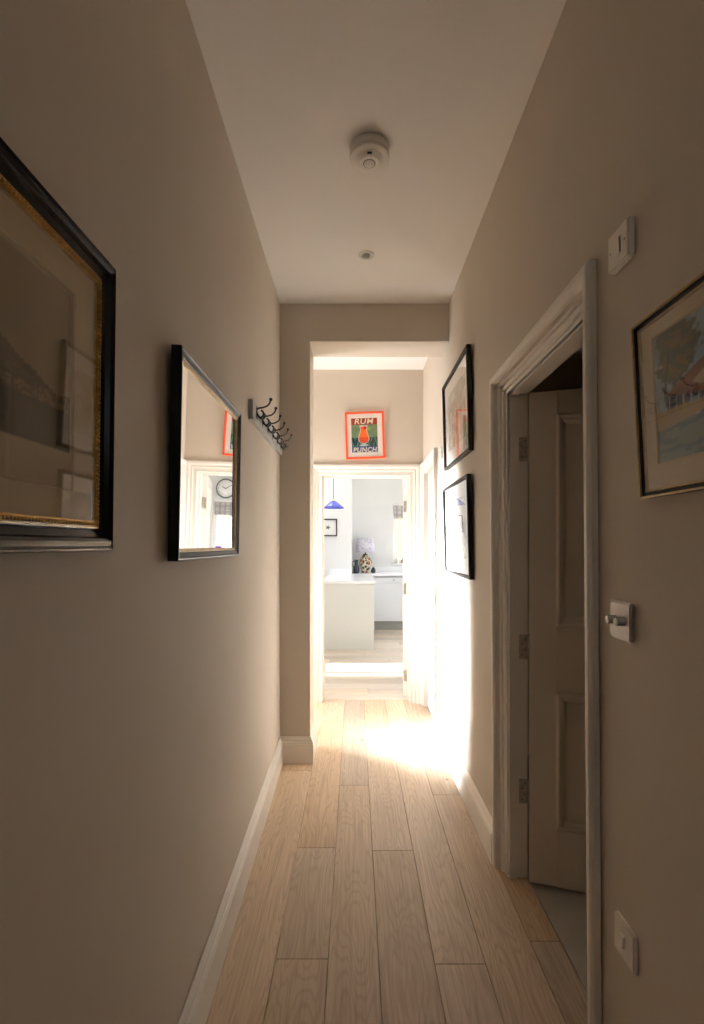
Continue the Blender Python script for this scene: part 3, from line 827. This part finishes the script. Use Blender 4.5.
# 5 poster over the kitchen door
W5, H5 = 0.336, 0.405
PROF5 = [(0, 0.003), (0, 0.018), (0.002, 0.02), (0.014, 0.02), (0.016, 0.018), (0.016, 0)]
ORG = paint('orange_red_lacquer', srgb(236, 82, 42), 0.35, 0.04)
p5, f5, fw5 = picture('framed_poster', 'small orange-framed cocktail poster hung above the kitchen doorway', None, 'picture', (0.0925, YE - 0.001, 2.123), 0.0, W5, H5, PROF5, ORG, ry=R(-1.9), lean=0.01, glass_y=-0.010)
mount(p5, W5, H5, fw5, -0.118, 0.112, 0.055, 0.355, MAT_W)
def poster(U, V):
    n = noise2(U, V, 40, 71, 2); n2 = noise2(U, V, 14, 72, 3)
    c = np.zeros(U.shape + (3,)); c[:] = srgb(112, 140, 104)
    c = mixc(c, srgb(140, 160, 118), (n2 > 0.55) * 0.5)
    c = mixc(c, srgb(158, 40, 28), (V > 0.80) * 1.0)
    low = (V < 0.44) & (V > 0.18)
    c = mixc(c, srgb(24, 56, 66), low * 1.0)
    leaf = np.abs(np.sin((U * 7 + np.abs(V - 0.2) * 3 * np.sign(np.sin(U * 22))) * 3.0)) > 0.80
    c = mixc(c, srgb(90, 140, 120), (low & leaf) * 0.8)
    c = mixc(c, srgb(64, 84, 150), (V <= 0.18) * 1.0)
    # hurricane glass: outline, drink, foot
    x = np.abs(U - 0.47)
    def half(v):
        return np.interp(v, [0.27, 0.31, 0.38, 0.46, 0.58, 0.66, 0.74, 0.77], [0.05, 0.14, 0.185, 0.17, 0.115, 0.10, 0.115, 0.12])
    hv = half(V)
    c = mixc(c, srgb(224, 214, 206), ((x < hv + 0.028) & (V > 0.25) & (V < 0.78)) * 1.0)
    dr = (x < hv) & (V > 0.28) & (V < 0.74)
    c = mixc(c, srgb(240, 112, 40), dr * 1.0)
    c = mixc(c, srgb(216, 54, 30), (dr & (V < 0.44)) * (0.55 + 0.4 * n))
    c = mixc(c, srgb(206, 210, 214), ((x < 0.022) & (V > 0.22) & (V <= 0.28)) * 1.0)
    c = mixc(c, srgb(206, 210, 214), ((x / 0.17) ** 2 + ((V - 0.215) / 0.028) ** 2 < 1) * 1.0)
    c = mixc(c, srgb(200, 26, 44), ((U - 0.52) ** 2 / 0.07 ** 2 + (V - 0.71) ** 2 / 0.045 ** 2 < 1) * 1.0)
    c = mixc(c, srgb(150, 190, 70), ((U - 0.66) ** 2 / 0.06 ** 2 + (V - 0.68) ** 2 / 0.05 ** 2 < 1) * 1.0)
    return c
print_grid('print', -0.120, 0.114, 0.053, 0.357, -0.0055, 120, 150, poster, p5)
CREAM = paint('cream_lettering', srgb(240, 228, 196), 0.8, 0.02)
def letters(txt, x, z, size, wid, parent):
    cu = bpy.data.curves.new('lettering', 'FONT'); cu.body = txt; cu.size = size; cu.align_x = 'CENTER'; cu.space_character = 1.1
    cu.extrude = 0.0003; cu.offset = 0.0012; cu.shear = 0.15
    tmp = bpy.data.objects.new('tmp_text', cu); C.objects.link(tmp)
    bpy.context.view_layer.update()
    me = bpy.data.meshes.new_from_object(tmp.evaluated_get(bpy.context.evaluated_depsgraph_get()))
    bpy.data.objects.remove(tmp); bpy.data.curves.remove(cu)
    me.name = 'lettering'
    o = link('lettering', me, CREAM, parent)
    w_ = max(v.co.x for v in me.vertices) - min(v.co.x for v in me.vertices)
    o.rotation_euler = (R(90), 0, 0); o.location = (x, -0.0066, z); o.scale = (wid / w_, 1, 1)
    o['label'] = 'cream hand-drawn lettering'
    return o
letters('RUM', -0.008, 0.304, 0.064, 0.165, p5)
letters('PUNCH', -0.004, 0.060, 0.056, 0.205, p5)

# ------------------------------------------------------------------ hook rail
hr = empty('hook_rail', (XL, 2.22, 1.932), (0, 0, R(90)))   # local x along +Y, -y off the wall
tag(hr, 'grey-blue painted rail of six black coat hooks on the left wall', 'coat rack')
box('board', 0, 0.895, -0.022, -0.0005, 0, 0.092, SLATE, hr, 0.003, 2)
hook_parts = None
for k in range(6):
    x = 0.085 + k * 0.149
    if hook_parts is None:
        bm = bmesh.new()
        bmesh.ops.create_uvsphere(bm, u_segments=12, v_segments=8, radius=1.0, matrix=Matrix.LocRotScale(Vector((0, -0.022, 0.052)), None, Vector((0.011, 0.004, 0.032))))
        tube(bm, curve_pts([(0, -0.023, 0.068), (0, -0.034, 0.073), (0, -0.052, 0.076), (0, -0.070, 0.083), (0, -0.082, 0.096), (0, -0.086, 0.110)], 5), 0.0041, 8)
        for s in (-1, 1):
            tube(bm, curve_pts([(0.003 * s, -0.024, 0.050), (0.008 * s, -0.032, 0.034), (0.014 * s, -0.044, 0.027), (0.019 * s, -0.055, 0.034), (0.021 * s, -0.057, 0.047), (0.019 * s, -0.050, 0.054)], 5), 0.0041, 8)
        me_h = from_bm('hook', bm, IRON, None, True)
        bm = bmesh.new(); sphere(bm, (0, -0.087, 0.113), 0.0080, 12)
        b1 = from_bm('ball_tip', bm, IRON, None, True)
        cts = []
        for s in (-1, 1):
            bm = bmesh.new(); sphere(bm, (0.019 * s, -0.049, 0.056), 0.0052, 10)
            cts.append(from_bm('curl_tip', bm, IRON, None, True))
        hook_parts = (me_h, b1, cts[0], cts[1])
        new = list(hook_parts)
    else:
        new = [q.copy() for q in hook_parts]
        for q in new: C.objects.link(q)
    h_ = new[0]
    for q in new[1:]: q.parent = h_
    h_.parent = hr; h_.location = (x, 0, 0); 

# ------------------------------------------------------------------ ceiling fittings
sa = tag(empty('smoke_alarm', (0.055, 1.925, H)), 'round white smoke alarm on the hallway ceiling', 'smoke alarm')
lathe('base', [(0.0, -0.022), (0.066, -0.022), (0.068, -0.020), (0.074, -0.018), (0.076, -0.001), (0.0, -0.001)][::1], PLAS, sa, 48)
lathe('gap', [(0.0, -0.031), (0.062, -0.031), (0.062, -0.021), (0.0, -0.021)], PLASD, sa, 48)
bd = lathe('body', [(0.0, -0.058), (0.034, -0.058), (0.040, -0.0565), (0.052, -0.046), (0.060, -0.0425), (0.071, -0.0405), (0.0755, -0.038), (0.0765, -0.030), (0.0, -0.030)], PLAS, sa, 48)
lathe('test_button', [(0.0, -0.0605), (0.0195, -0.0605), (0.021, -0.059), (0.021, -0.055), (0.0, -0.055)], PLAS, bd, 32)
lathe('button_ring', [(0.0, -0.0583), (0.0232, -0.0583), (0.0232, -0.056), (0.0, -0.056)], PLASD, bd, 32)
box('indicator_window', -0.009, 0.009, -0.048, -0.042, -0.0545, -0.047, PLASD, bd, 0.001).location = (0, 0.0, -0.0005)
dl = tag(empty('downlight', (0.06, 2.632, H)), 'small recessed white downlight, unlit, beyond the smoke alarm', 'light')
rect_prof = [(0.021, -0.0005), (0.022, -0.002), (0.032, -0.0060), (0.040, -0.005), (0.0425, -0.002), (0.0425, -0.0005)]
bm = bmesh.new(); rings = []
for r_, z_ in rect_prof:
    rings.append([bm.verts.new((r_ * math.cos(2 * math.pi * i / 40), r_ * math.sin(2 * math.pi * i / 40), z_)) for i in range(40)])
for i in range(len(rings)):
    a, b = rings[i], rings[(i + 1) % len(rings)]
    for k in range(40): bm.faces.new((a[k], a[(k + 1) % 40], b[(k + 1) % 40], b[k]))
from_bm('bezel', bm, PLAS, dl, True)
lathe('lens', [(0.0, -0.0012), (0.018, -0.0012), (0.0215, -0.0008), (0.0, -0.0004)], paint('frosted_lens', srgb(110, 102, 92), 0.25, 0.03), dl, 32)

# ------------------------------------------------------------------ switches on the right wall
def plate(name, label, y, z, w_, h_, t, mat, cat='switch'):
    r = tag(empty(name, (wx(y, z) - 0.0005, y, z), (0, 0, R(-90))), label, cat)      # local x = -Y (towards camera), centre origin
    bm = bmesh.new(); add_box(bm, -w_ / 2, w_ / 2, -t, -0.0004, -h_ / 2, h_ / 2)
    bmesh.ops.bevel(bm, geom=[e for e in bm.edges if any(v.co.y < -t * 0.5 for v in e.verts)], offset=min(0.0035, t * 0.45), segments=2, affect='EDGES')
    from_bm('plate', bm, mat, r)
    return r
dm = plate('dimmer_switch', 'brushed metal double dimmer switch with two round knobs', 1.132, 1.203, 0.086, 0.086, 0.010, STEEL)
for xx in (-0.018, 0.018):
    k = lathe('knob', [(0.0, -0.0285), (0.0085, -0.0285), (0.0095, -0.0275), (0.0095, -0.011), (0.0105, -0.0095), (0.0, -0.0095)], STEEL, dm, 20, axis='Y')
    k.location = (xx, 0, 0.0)
fs = plate('fan_isolator_switch', 'square white isolator switch high on the right wall', 1.115, 2.039, 0.084, 0.084, 0.016, PLAS)
rk = box('rocker', -0.011, 0.011, -0.019, -0.016, -0.017, 0.017, PLAS, fs, 0.001); rk.rotation_euler.x = R(3)
box('rocker_gap', 0.0115, 0.0135, -0.0166, -0.0158, -0.018, 0.018, PLASD, fs)
for xx in (-0.03, 0.03):
    lathe('screw', [(0.0, -0.0168), (0.003, -0.0168), (0.0033, -0.0158), (0.0, -0.0158)], STEEL, fs, 10, axis='Y').location = (xx, 0, 0)
ls = plate('light_switch', 'low white rocker switch plate beside the door frame', 1.128, 0.479, 0.084, 0.084, 0.010, PLAS)
rk = box('rocker', -0.008, 0.008, -0.0165, -0.0095, -0.013, 0.013, PLAS, ls, 0.001); rk.rotation_euler.x = R(-7)
hp = plate('wall_sensor', 'small white sensor plate on the right wall beside the top picture', 3.43, 2.0, 0.082, 0.082, 0.009, PLAS, 'sensor')
lathe('dial', [(0.0, -0.014), (0.016, -0.014), (0.018, -0.009), (0.0, -0.009)], PLAS, hp, 20, axis='Y')

# ------------------------------------------------------------------ kitchen furniture
CAB = paint('cabinet_stone_paint', srgb(216, 218, 214), 0.4, 0.01)
CABW = paint('cabinet_white_paint', srgb(228, 231, 236), 0.38, 0.01)
TOP = paint('white_quartz', srgb(238, 240, 244), 0.22, 0.015, 30)
PLI = paint('grey_plinth', srgb(160, 160, 156), 0.5, 0.02)
PX0, PX1, PY0, PY1 = -0.405, 0.25, 6.54, 7.955
pn = tag(empty('kitchen_peninsula', ((PX0 + PX1) / 2, PY0, 0)), 'pale stone-coloured kitchen peninsula cabinet facing the doorway', 'cabinet')
pw_ = (PX1 - PX0) / 2
box('end_panel', -pw_, pw_, 0, 0.02, 0.0, 0.868, CAB, pn, 0.0015)
box('body', -pw_ + 0.02, pw_ - 0.004, 0.021, PY1 - PY0, 0.1, 0.868, CAB, pn)
box('plinth', -pw_ + 0.06, pw_ - 0.05, 0.021, PY1 - PY0, 0.0, 0.1, PLI, pn)
for k in range(3):
    a = 0.026 + k * 0.463
    d_ = box('cabinet_door', -pw_, -pw_ + 0.02, a, a + 0.458, 0.105, 0.862, CAB, pn, 0.0015)
    for zz in (0.68,):
        lathe('knob', [(0.0, -0.03), (0.012, -0.03), (0.015, -0.022), (0.006, -0.014), (0.006, 0.0), (0.0, 0.0)], CABW, d_, 16, loc=(-pw_, a + 0.05, zz), axis='X')
wt = tag(box('peninsula_worktop', PX0 - 0.02, PX1 + 0.02, PY0 - 0.02, CBY - 0.001, 0.8682, 0.905, TOP, None, 0.003, 2), 'white quartz worktop on the peninsula', 'worktop')

def base_unit(x0, x1, yf, label, drawer=True):
    u = tag(empty('base_cabinet', ((x0 + x1) / 2, yf, 0)), label, 'cabinet', 'white base cabinets under the window')
    h = (x1 - x0) / 2
    box('body', -h + 0.002, h - 0.002, 0.0215, KY1 - yf - 0.002, 0.14, 0.852, CABW, u)
    box('plinth', -h, h, 0.05, 0.07, 0.0, 0.14, PLI, u)
    fr = rect_sweep('door_frame', [(0, 0), (0, 0.02), (0.07, 0.02), (0.07, 0)], -h + 0.074, h - 0.074, 0.214, 0.690, lambda uu, vv, b: (uu, 0.021 - b, vv), CABW, u)
    dw = box('drawer', -h + 0.004, h - 0.004, 0.001, 0.021, 0.765, 0.850, CABW, u, 0.0015)
    box('door_panel', -h + 0.06, h - 0.06, 0.010, 0.0212, 0.20, 0.70, CABW, u)
    lathe('knob', [(0.0, -0.026), (0.011, -0.026), (0.014, -0.02), (0.006, -0.012), (0.006, 0.001), (0.0, 0.001)], CHROME, dw, 16, loc=(0.055, 0, 0.812), axis='Y')
    return u
base_unit(0.275, 0.875, 8.08, 'white shaker base cabinet directly behind the peninsula')
base_unit(0.875, 1.475, 8.08, 'white shaker base cabinet under the kitchen window')
base_unit(1.475, 1.945, 8.08, 'white shaker base cabinet in the right kitchen corner')
tag(box('back_worktop', CBX + 0.002, KX1 - 0.002, 8.055, KY1 - 0.001, 0.8682, 0.905, TOP, None, 0.003, 2), 'white quartz worktop along the kitchen back wall', 'worktop')
struct(boxes('trim_5', [(CBX + 0.02, KX1 - 0.02, KY1 - 0.02, KY1 - 0.0005, 0.9055, 1.0), (PX0 - 0.0, CBX - 0.0, CBY - 0.02, CBY - 0.0005, 0.9055, 1.0)], TOP), 'white quartz upstand along the kitchen wall', 'upstand')

# table lamp on the worktop
tl = tag(empty('table_lamp', (0.175, 8.43, 0.905)), 'patterned ceramic table lamp with lilac printed shade on the worktop', 'lamp')
def spots(name, base, cols, scale, thr):
    m = bpy.data.materials.new(name); m.use_nodes = True
    nt = m.node_tree; b = nt.nodes['Principled BSDF']; L = nt.links.new
    tc = node(nt, 'ShaderNodeTexCoord')
    v = node(nt, 'ShaderNodeTexVoronoi'); v.inputs['Scale'].default_value = scale; L(tc.outputs['Object'], v.inputs['Vector'])
    lt = node(nt, 'ShaderNodeMath', operation='LESS_THAN'); lt.inputs[1].default_value = thr; L(v.outputs['Distance'], lt.inputs[0])
    sp = node(nt, 'ShaderNodeSeparateColor'); L(v.outputs['Color'], sp.inputs[0])
    rp = node(nt, 'ShaderNodeValToRGB'); rp.color_ramp.interpolation = 'CONSTANT'
    while len(rp.color_ramp.elements) < len(cols): rp.color_ramp.elements.new(0.5)
    for i, c in enumerate(cols):
        rp.color_ramp.elements[i].position = i / len(cols); rp.color_ramp.elements[i].color = c + (1,)
    L(sp.outputs[0], rp.inputs[0])
    mx = node(nt, 'ShaderNodeMix', data_type='RGBA'); L(lt.outputs[0], mx.inputs['Factor']); mx.inputs['A'].default_value = base + (1,); L(rp.outputs[0], mx.inputs['B'])
    L(mx.outputs['Result'], b.inputs['Base Color']); b.inputs['Roughness'].default_value = 0.35
    return m
JAR = spots('painted_ceramic', srgb(206, 196, 172), [srgb(60, 56, 50), srgb(150, 60, 46), srgb(88, 96, 70), srgb(40, 44, 60), srgb(178, 140, 70)], 22, 0.5)
SHD = spots('printed_shade', srgb(208, 204, 214), [srgb(170, 162, 188), srgb(184, 176, 196)], 34, 0.40)
lathe('jar', [(0.0, 0.0), (0.07, 0.0), (0.072, 0.015), (0.066, 0.03), (0.085, 0.07), (0.106, 0.13), (0.112, 0.18), (0.10, 0.235), (0.066, 0.27), (0.05, 0.285), (0.055, 0.3), (0.0, 0.3)], JAR, tl, 32)
lathe('neck', [(0.0, 0.3), (0.045, 0.3), (0.042, 0.312), (0.014, 0.318), (0.012, 0.38), (0.0, 0.38)], PLASD, tl, 20)
bm = bmesh.new(); rr = []
for r_, z_ in ((0.166, 0.345), (0.132, 0.59), (0.130, 0.59), (0.164, 0.345)):
    rr.append([bm.verts.new((r_ * math.cos(2 * math.pi * i / 40), r_ * math.sin(2 * math.pi * i / 40), z_)) for i in range(40)])
for i in range(4):
    a, b = rr[i], rr[(i + 1) % 4]
    for k in range(40): bm.faces.new((a[k], a[(k + 1) % 40], b[(k + 1) % 40], b[k]))
from_bm('lamp_shade', bm, SHD, tl, True)
bm = bmesh.new()
for q in range(3):
    an = q * 2.094; tube(bm, [(0, 0, 0.375), (0.131 * math.cos(an), 0.131 * math.sin(an), 0.575)], 0.002, 6)
from_bm('shade_carrier', bm, STEEL, tl)

# dark glazed pieces either side of the lamp
DKG = paint('dark_glaze', srgb(44, 54, 62), 0.2, 0.2, 20)
v1_ = tag(empty('dark_vase', (0.022, 8.33, 0.905)), 'tall dark blue glazed jug left of the table lamp', 'jug')
lathe('vessel', [(0.0, 0.0), (0.042, 0.0), (0.05, 0.03), (0.052, 0.08), (0.04, 0.12), (0.028, 0.15), (0.03, 0.19), (0.036, 0.22), (0.03, 0.222), (0.024, 0.19), (0.0, 0.17)], DKG, v1_, 24)
bm = bmesh.new(); tube(bm, curve_pts([(-0.029, 0, 0.2), (-0.06, 0, 0.195), (-0.068, 0, 0.15), (-0.048, 0, 0.095)], 6), 0.006, 8); from_bm('handle', bm, DKG, v1_, True)
v2_ = tag(empty('dark_pot', (0.305, 8.36, 0.905)), 'squat dark glazed pot right of the table lamp', 'pot')
lathe('vessel', [(0.0, 0.0), (0.03, 0.0), (0.042, 0.025), (0.04, 0.055), (0.026, 0.07), (0.028, 0.078), (0.0, 0.078)], DKG, v2_, 24)
lathe('lid', [(0.0, 0.078), (0.027, 0.079), (0.02, 0.092), (0.006, 0.096), (0.009, 0.108), (0.0, 0.111)], DKG, v2_, 20)

# pendant light over the peninsula
pl = tag(empty('pendant_light', (-0.31, 7.2, 1.905)), 'blue conical glass pendant light over the peninsula', 'pendant light')
BLU = paint('blue_glass', srgb(96, 108, 214), 0.2, 0.08, 12)
bm = bmesh.new(); rr = []
for r_, z_ in ((0.150, 0.0), (0.128, 0.022), (0.045, 0.092), (0.026, 0.102), (0.024, 0.100), (0.043, 0.088), (0.126, 0.018), (0.147, -0.003)):
    rr.append([bm.verts.new((r_ * (1 + (0.03 * math.cos(6 * 2 * math.pi * i / 48) if r_ > 0.12 else 0)) * math.cos(2 * math.pi * i / 48), r_ * math.sin(2 * math.pi * i / 48), z_)) for i in range(48)])
for i in range(8):
    a, b = rr[i], rr[(i + 1) % 8]
    for k in range(48): bm.faces.new((a[k], a[(k + 1) % 48], b[(k + 1) % 48], b[k]))
from_bm('shade', bm, BLU, pl, True)
lathe('cap', [(0.0, 0.098), (0.03, 0.098), (0.03, 0.112), (0.012, 0.12), (0.01, 0.135), (0.0, 0.135)], paint('cap_cream', srgb(220, 205, 185), 0.4), pl, 20)
bm = bmesh.new(); tube(bm, [(0, 0, 0.13), (0, 0, H - 1.905 - 0.02)], 0.0045, 8); from_bm('cord', bm, PLASD, pl)
lathe('ceiling_rose', [(0.0, H - 1.905 - 0.03), (0.03, H - 1.905 - 0.028), (0.048, H - 1.905 - 0.0005), (0.0, H - 1.905 - 0.0005)], PLAS, pl, 24)
lathe('bulb', [(0.0, 0.012), (0.02, 0.02), (0.026, 0.042), (0.014, 0.072), (0.012, 0.098), (0.0, 0.098)], PLAS, pl, 20)

# small picture on the chimney breast
PROF6 = [(0, 0.003), (0, 0.02), (0.016, 0.02), (0.016, 0)]
W6, H6 = 0.29, 0.275
p6, f6, fw6 = picture('framed_drawing', 'small black-framed drawing on the kitchen chimney breast under the pendant', None, 'picture', (-0.43, CBY - 0.001, 1.515), 0.0, W6, H6, PROF6, BLACKM)
def motif(U, V):
    c = np.zeros(U.shape + (3,)); c[:] = srgb(238, 238, 236)
    d = np.hypot(U - 0.50, V - 0.5); a = np.arctan2(V - 0.5, U - 0.5)
    c = mixc(c, srgb(120, 104, 72), (d < 0.11 + 0.035 * np.cos(5 * a)) * 0.85)
    c = mixc(c, srgb(50, 60, 66), (d < 0.05) * 1.0)
    return c
print_grid('print', -W6 / 2 + 0.014, W6 / 2 - 0.014, 0.014, H6 - 0.014, -0.006, 50, 50, motif, p6)

# roman blind
rb = tag(empty('roman_blind', ((WX0 + WX1) / 2, KY1 + 0.025, WZ1)), 'folded grey checked roman blind at the top of the kitchen window', 'blind')
def check_cloth():
    m = bpy.data.materials.new('checked_cloth'); m.use_nodes = True
    nt = m.node_tree; b = nt.nodes['Principled BSDF']; L = nt.links.new
    tc = node(nt, 'ShaderNodeTexCoord'); sx = node(nt, 'ShaderNodeSeparateXYZ'); L(tc.outputs['Object'], sx.inputs[0])
    prev = None
    for i, ax in enumerate((0, 2)):
        mu = node(nt, 'ShaderNodeMath', operation='MULTIPLY'); mu.inputs[1].default_value = 11.0; L(sx.outputs[ax], mu.inputs[0])
        fr = node(nt, 'ShaderNodeMath', operation='FRACT'); L(mu.outputs[0], fr.inputs[0])
        gt = node(nt, 'ShaderNodeMath', operation='GREATER_THAN'); gt.inputs[1].default_value = 0.62; L(fr.outputs[0], gt.inputs[0])
        mx = node(nt, 'ShaderNodeMix', data_type='RGBA'); 
        f = node(nt, 'ShaderNodeMath', operation='MULTIPLY'); f.inputs[1].default_value = 0.55; L(gt.outputs[0], f.inputs[0]); L(f.outputs[0], mx.inputs['Factor'])
        if prev is None: mx.inputs['A'].default_value = srgb(196, 192, 190) + (1,)
        else: L(prev, mx.inputs['A'])
        mx.inputs['B'].default_value = (srgb(140, 134, 138) if i == 0 else srgb(172, 164, 160)) + (1,)
        prev = mx.outputs['Result']
    L(prev, b.inputs['Base Color']); b.inputs['Roughness'].default_value = 0.9
    return m
CHK = check_cloth()
hb = hw - 0.012
box('headrail', -hb, hb, -0.022, 0.0, -0.03, -0.001, WHITE, rb)
for k in range(3):
    bm = bmesh.new()
    z0 = -0.03 - k * 0.075
    prof = [(-0.004 - k * 0.004, z0), (-0.016 - k * 0.004, z0 - 0.03), (-0.02 - k * 0.004, z0 - 0.07), (-0.012 - k * 0.004, z0 - 0.082), (-0.006 - k * 0.004, z0 - 0.07), (-0.0 - k * 0.004, z0)]
    A = [bm.verts.new((-hb, y_, z_)) for y_, z_ in prof]; B = [bm.verts.new((hb, y_, z_)) for y_, z_ in prof]
    for q in range(len(prof)):
        j = (q + 1) % len(prof); bm.faces.new((A[q], A[j], B[j], B[q]))
    bm.faces.new(A); bm.faces.new(B)
    from_bm('fold', bm, CHK, rb)

# things on the window sill
bt = tag(empty('sill_bottle', (0.73, 8.63, WZ0)), 'small white bottle at the left end of the window sill', 'bottle')
lathe('body', [(0.0, 0.0), (0.03, 0.0), (0.032, 0.01), (0.032, 0.06), (0.012, 0.08), (0.012, 0.09), (0.0, 0.09)], PLAS, bt, 20)
lathe('cap', [(0.0, 0.09), (0.014, 0.09), (0.014, 0.11), (0.0, 0.11)], paint('blue_cap', srgb(150, 170, 190), 0.4), bt, 16)
LEAF = paint('leaf_green', srgb(96, 112, 66), 0.5, 0.2, 20)
pp = tag(empty('potted_herb', (0.84, 8.63, WZ0)), 'low leafy herb in a brown pot on the window sill', 'plant')
lathe('pot', [(0.0, 0.0), (0.038, 0.0), (0.05, 0.055), (0.052, 0.06), (0.044, 0.06), (0.0, 0.05)], paint('brown_pot', srgb(140, 112, 84), 0.7, 0.1), pp, 20)
leafb = bmesh.new()
for k in range(26):
    an = k * 2.4; rr_ = 0.012 + 0.05 * (k / 26); hz_ = 0.062 + random.uniform(0.0, 0.045)
    c0 = Vector((rr_ * 0.3 * math.cos(an), rr_ * 0.3 * math.sin(an), 0.05)); c1 = Vector((rr_ * math.cos(an), rr_ * math.sin(an), hz_))
    sd = Vector((-math.sin(an), math.cos(an), 0)) * 0.012
    q = [leafb.verts.new(c0), leafb.verts.new((c0 + c1) / 2 + sd), leafb.verts.new(c1), leafb.verts.new((c0 + c1) / 2 - sd)]
    leafb.faces.new(q)
from_bm('foliage', leafb, LEAF, pp)
vf = tag(empty('vase_of_flowers', (1.34, 8.42, 0.905)), 'glass vase of purple flowers on the worktop, seen in the mirror', 'vase')
lathe('vase', [(0.0, 0.0), (0.04, 0.0), (0.046, 0.06), (0.036, 0.15), (0.044, 0.18), (0.038, 0.18), (0.03, 0.15), (0.0, 0.02)], paint('pale_glaze', srgb(215, 215, 225), 0.2), vf, 24)
PUR = paint('purple_petals', srgb(150, 96, 200), 0.6, 0.2, 30)
for k in range(7):
    an = k * 2.4; q = Vector((0.06 * math.cos(an) * (0.4 + k / 10), 0.06 * math.sin(an) * (0.4 + k / 10), 0.32 + 0.02 * (k % 3)))
    bm = bmesh.new(); tube(bm, [(0.006 * math.cos(an), 0.006 * math.sin(an), 0.03), tuple(q * 0.6 + Vector((0, 0, 0.05))), tuple(q)], 0.0025, 6)
    stm = from_bm('stem', bm, LEAF, vf)
    bm = bmesh.new(); rs = bmesh.ops.create_icosphere(bm, subdivisions=2, radius=0.036)
    for v_ in rs['verts']: v_.co = v_.co * (0.8 + 0.35 * random.random()) + q
    from_bm('bloom', bm, PUR, stm)

# wall clock over the window (seen in the mirror)
ck = tag(empty('wall_clock', (1.36, KY1, 2.29), (0, 0, 0)), 'round pale wall clock above the kitchen window', 'clock')
lathe('case', [(0.0, -0.03), (0.15, -0.03), (0.158, -0.036), (0.168, -0.034), (0.172, -0.02), (0.17, -0.0005), (0.0, -0.0005)], paint('clock_rim', srgb(92, 92, 90), 0.4), ck, 48, axis='Y')
lathe('dial', [(0.0, -0.0315), (0.149, -0.0315), (0.149, -0.0302), (0.0, -0.0302)], WHITE, ck, 48, axis='Y')
for an, ln, wd in ((R(60), 0.075, 0.006), (R(-60), 0.115, 0.004)):
    hn = box('hand', -wd, wd, -0.0345, -0.0325, -0.015, ln, PLASD, ck); hn.rotation_euler.y = an
for k in range(12):
    hm = box('hour_mark', -0.003, 0.003, -0.0325, -0.0313, 0.115, 0.138, PLASD, ck); hm.rotation_euler.y = R(30 * k)

# drop the placeholder empties that carry nothing
for o in list(bpy.data.objects):
    if o.type == 'EMPTY' and not o.children:
        bpy.data.objects.remove(o)
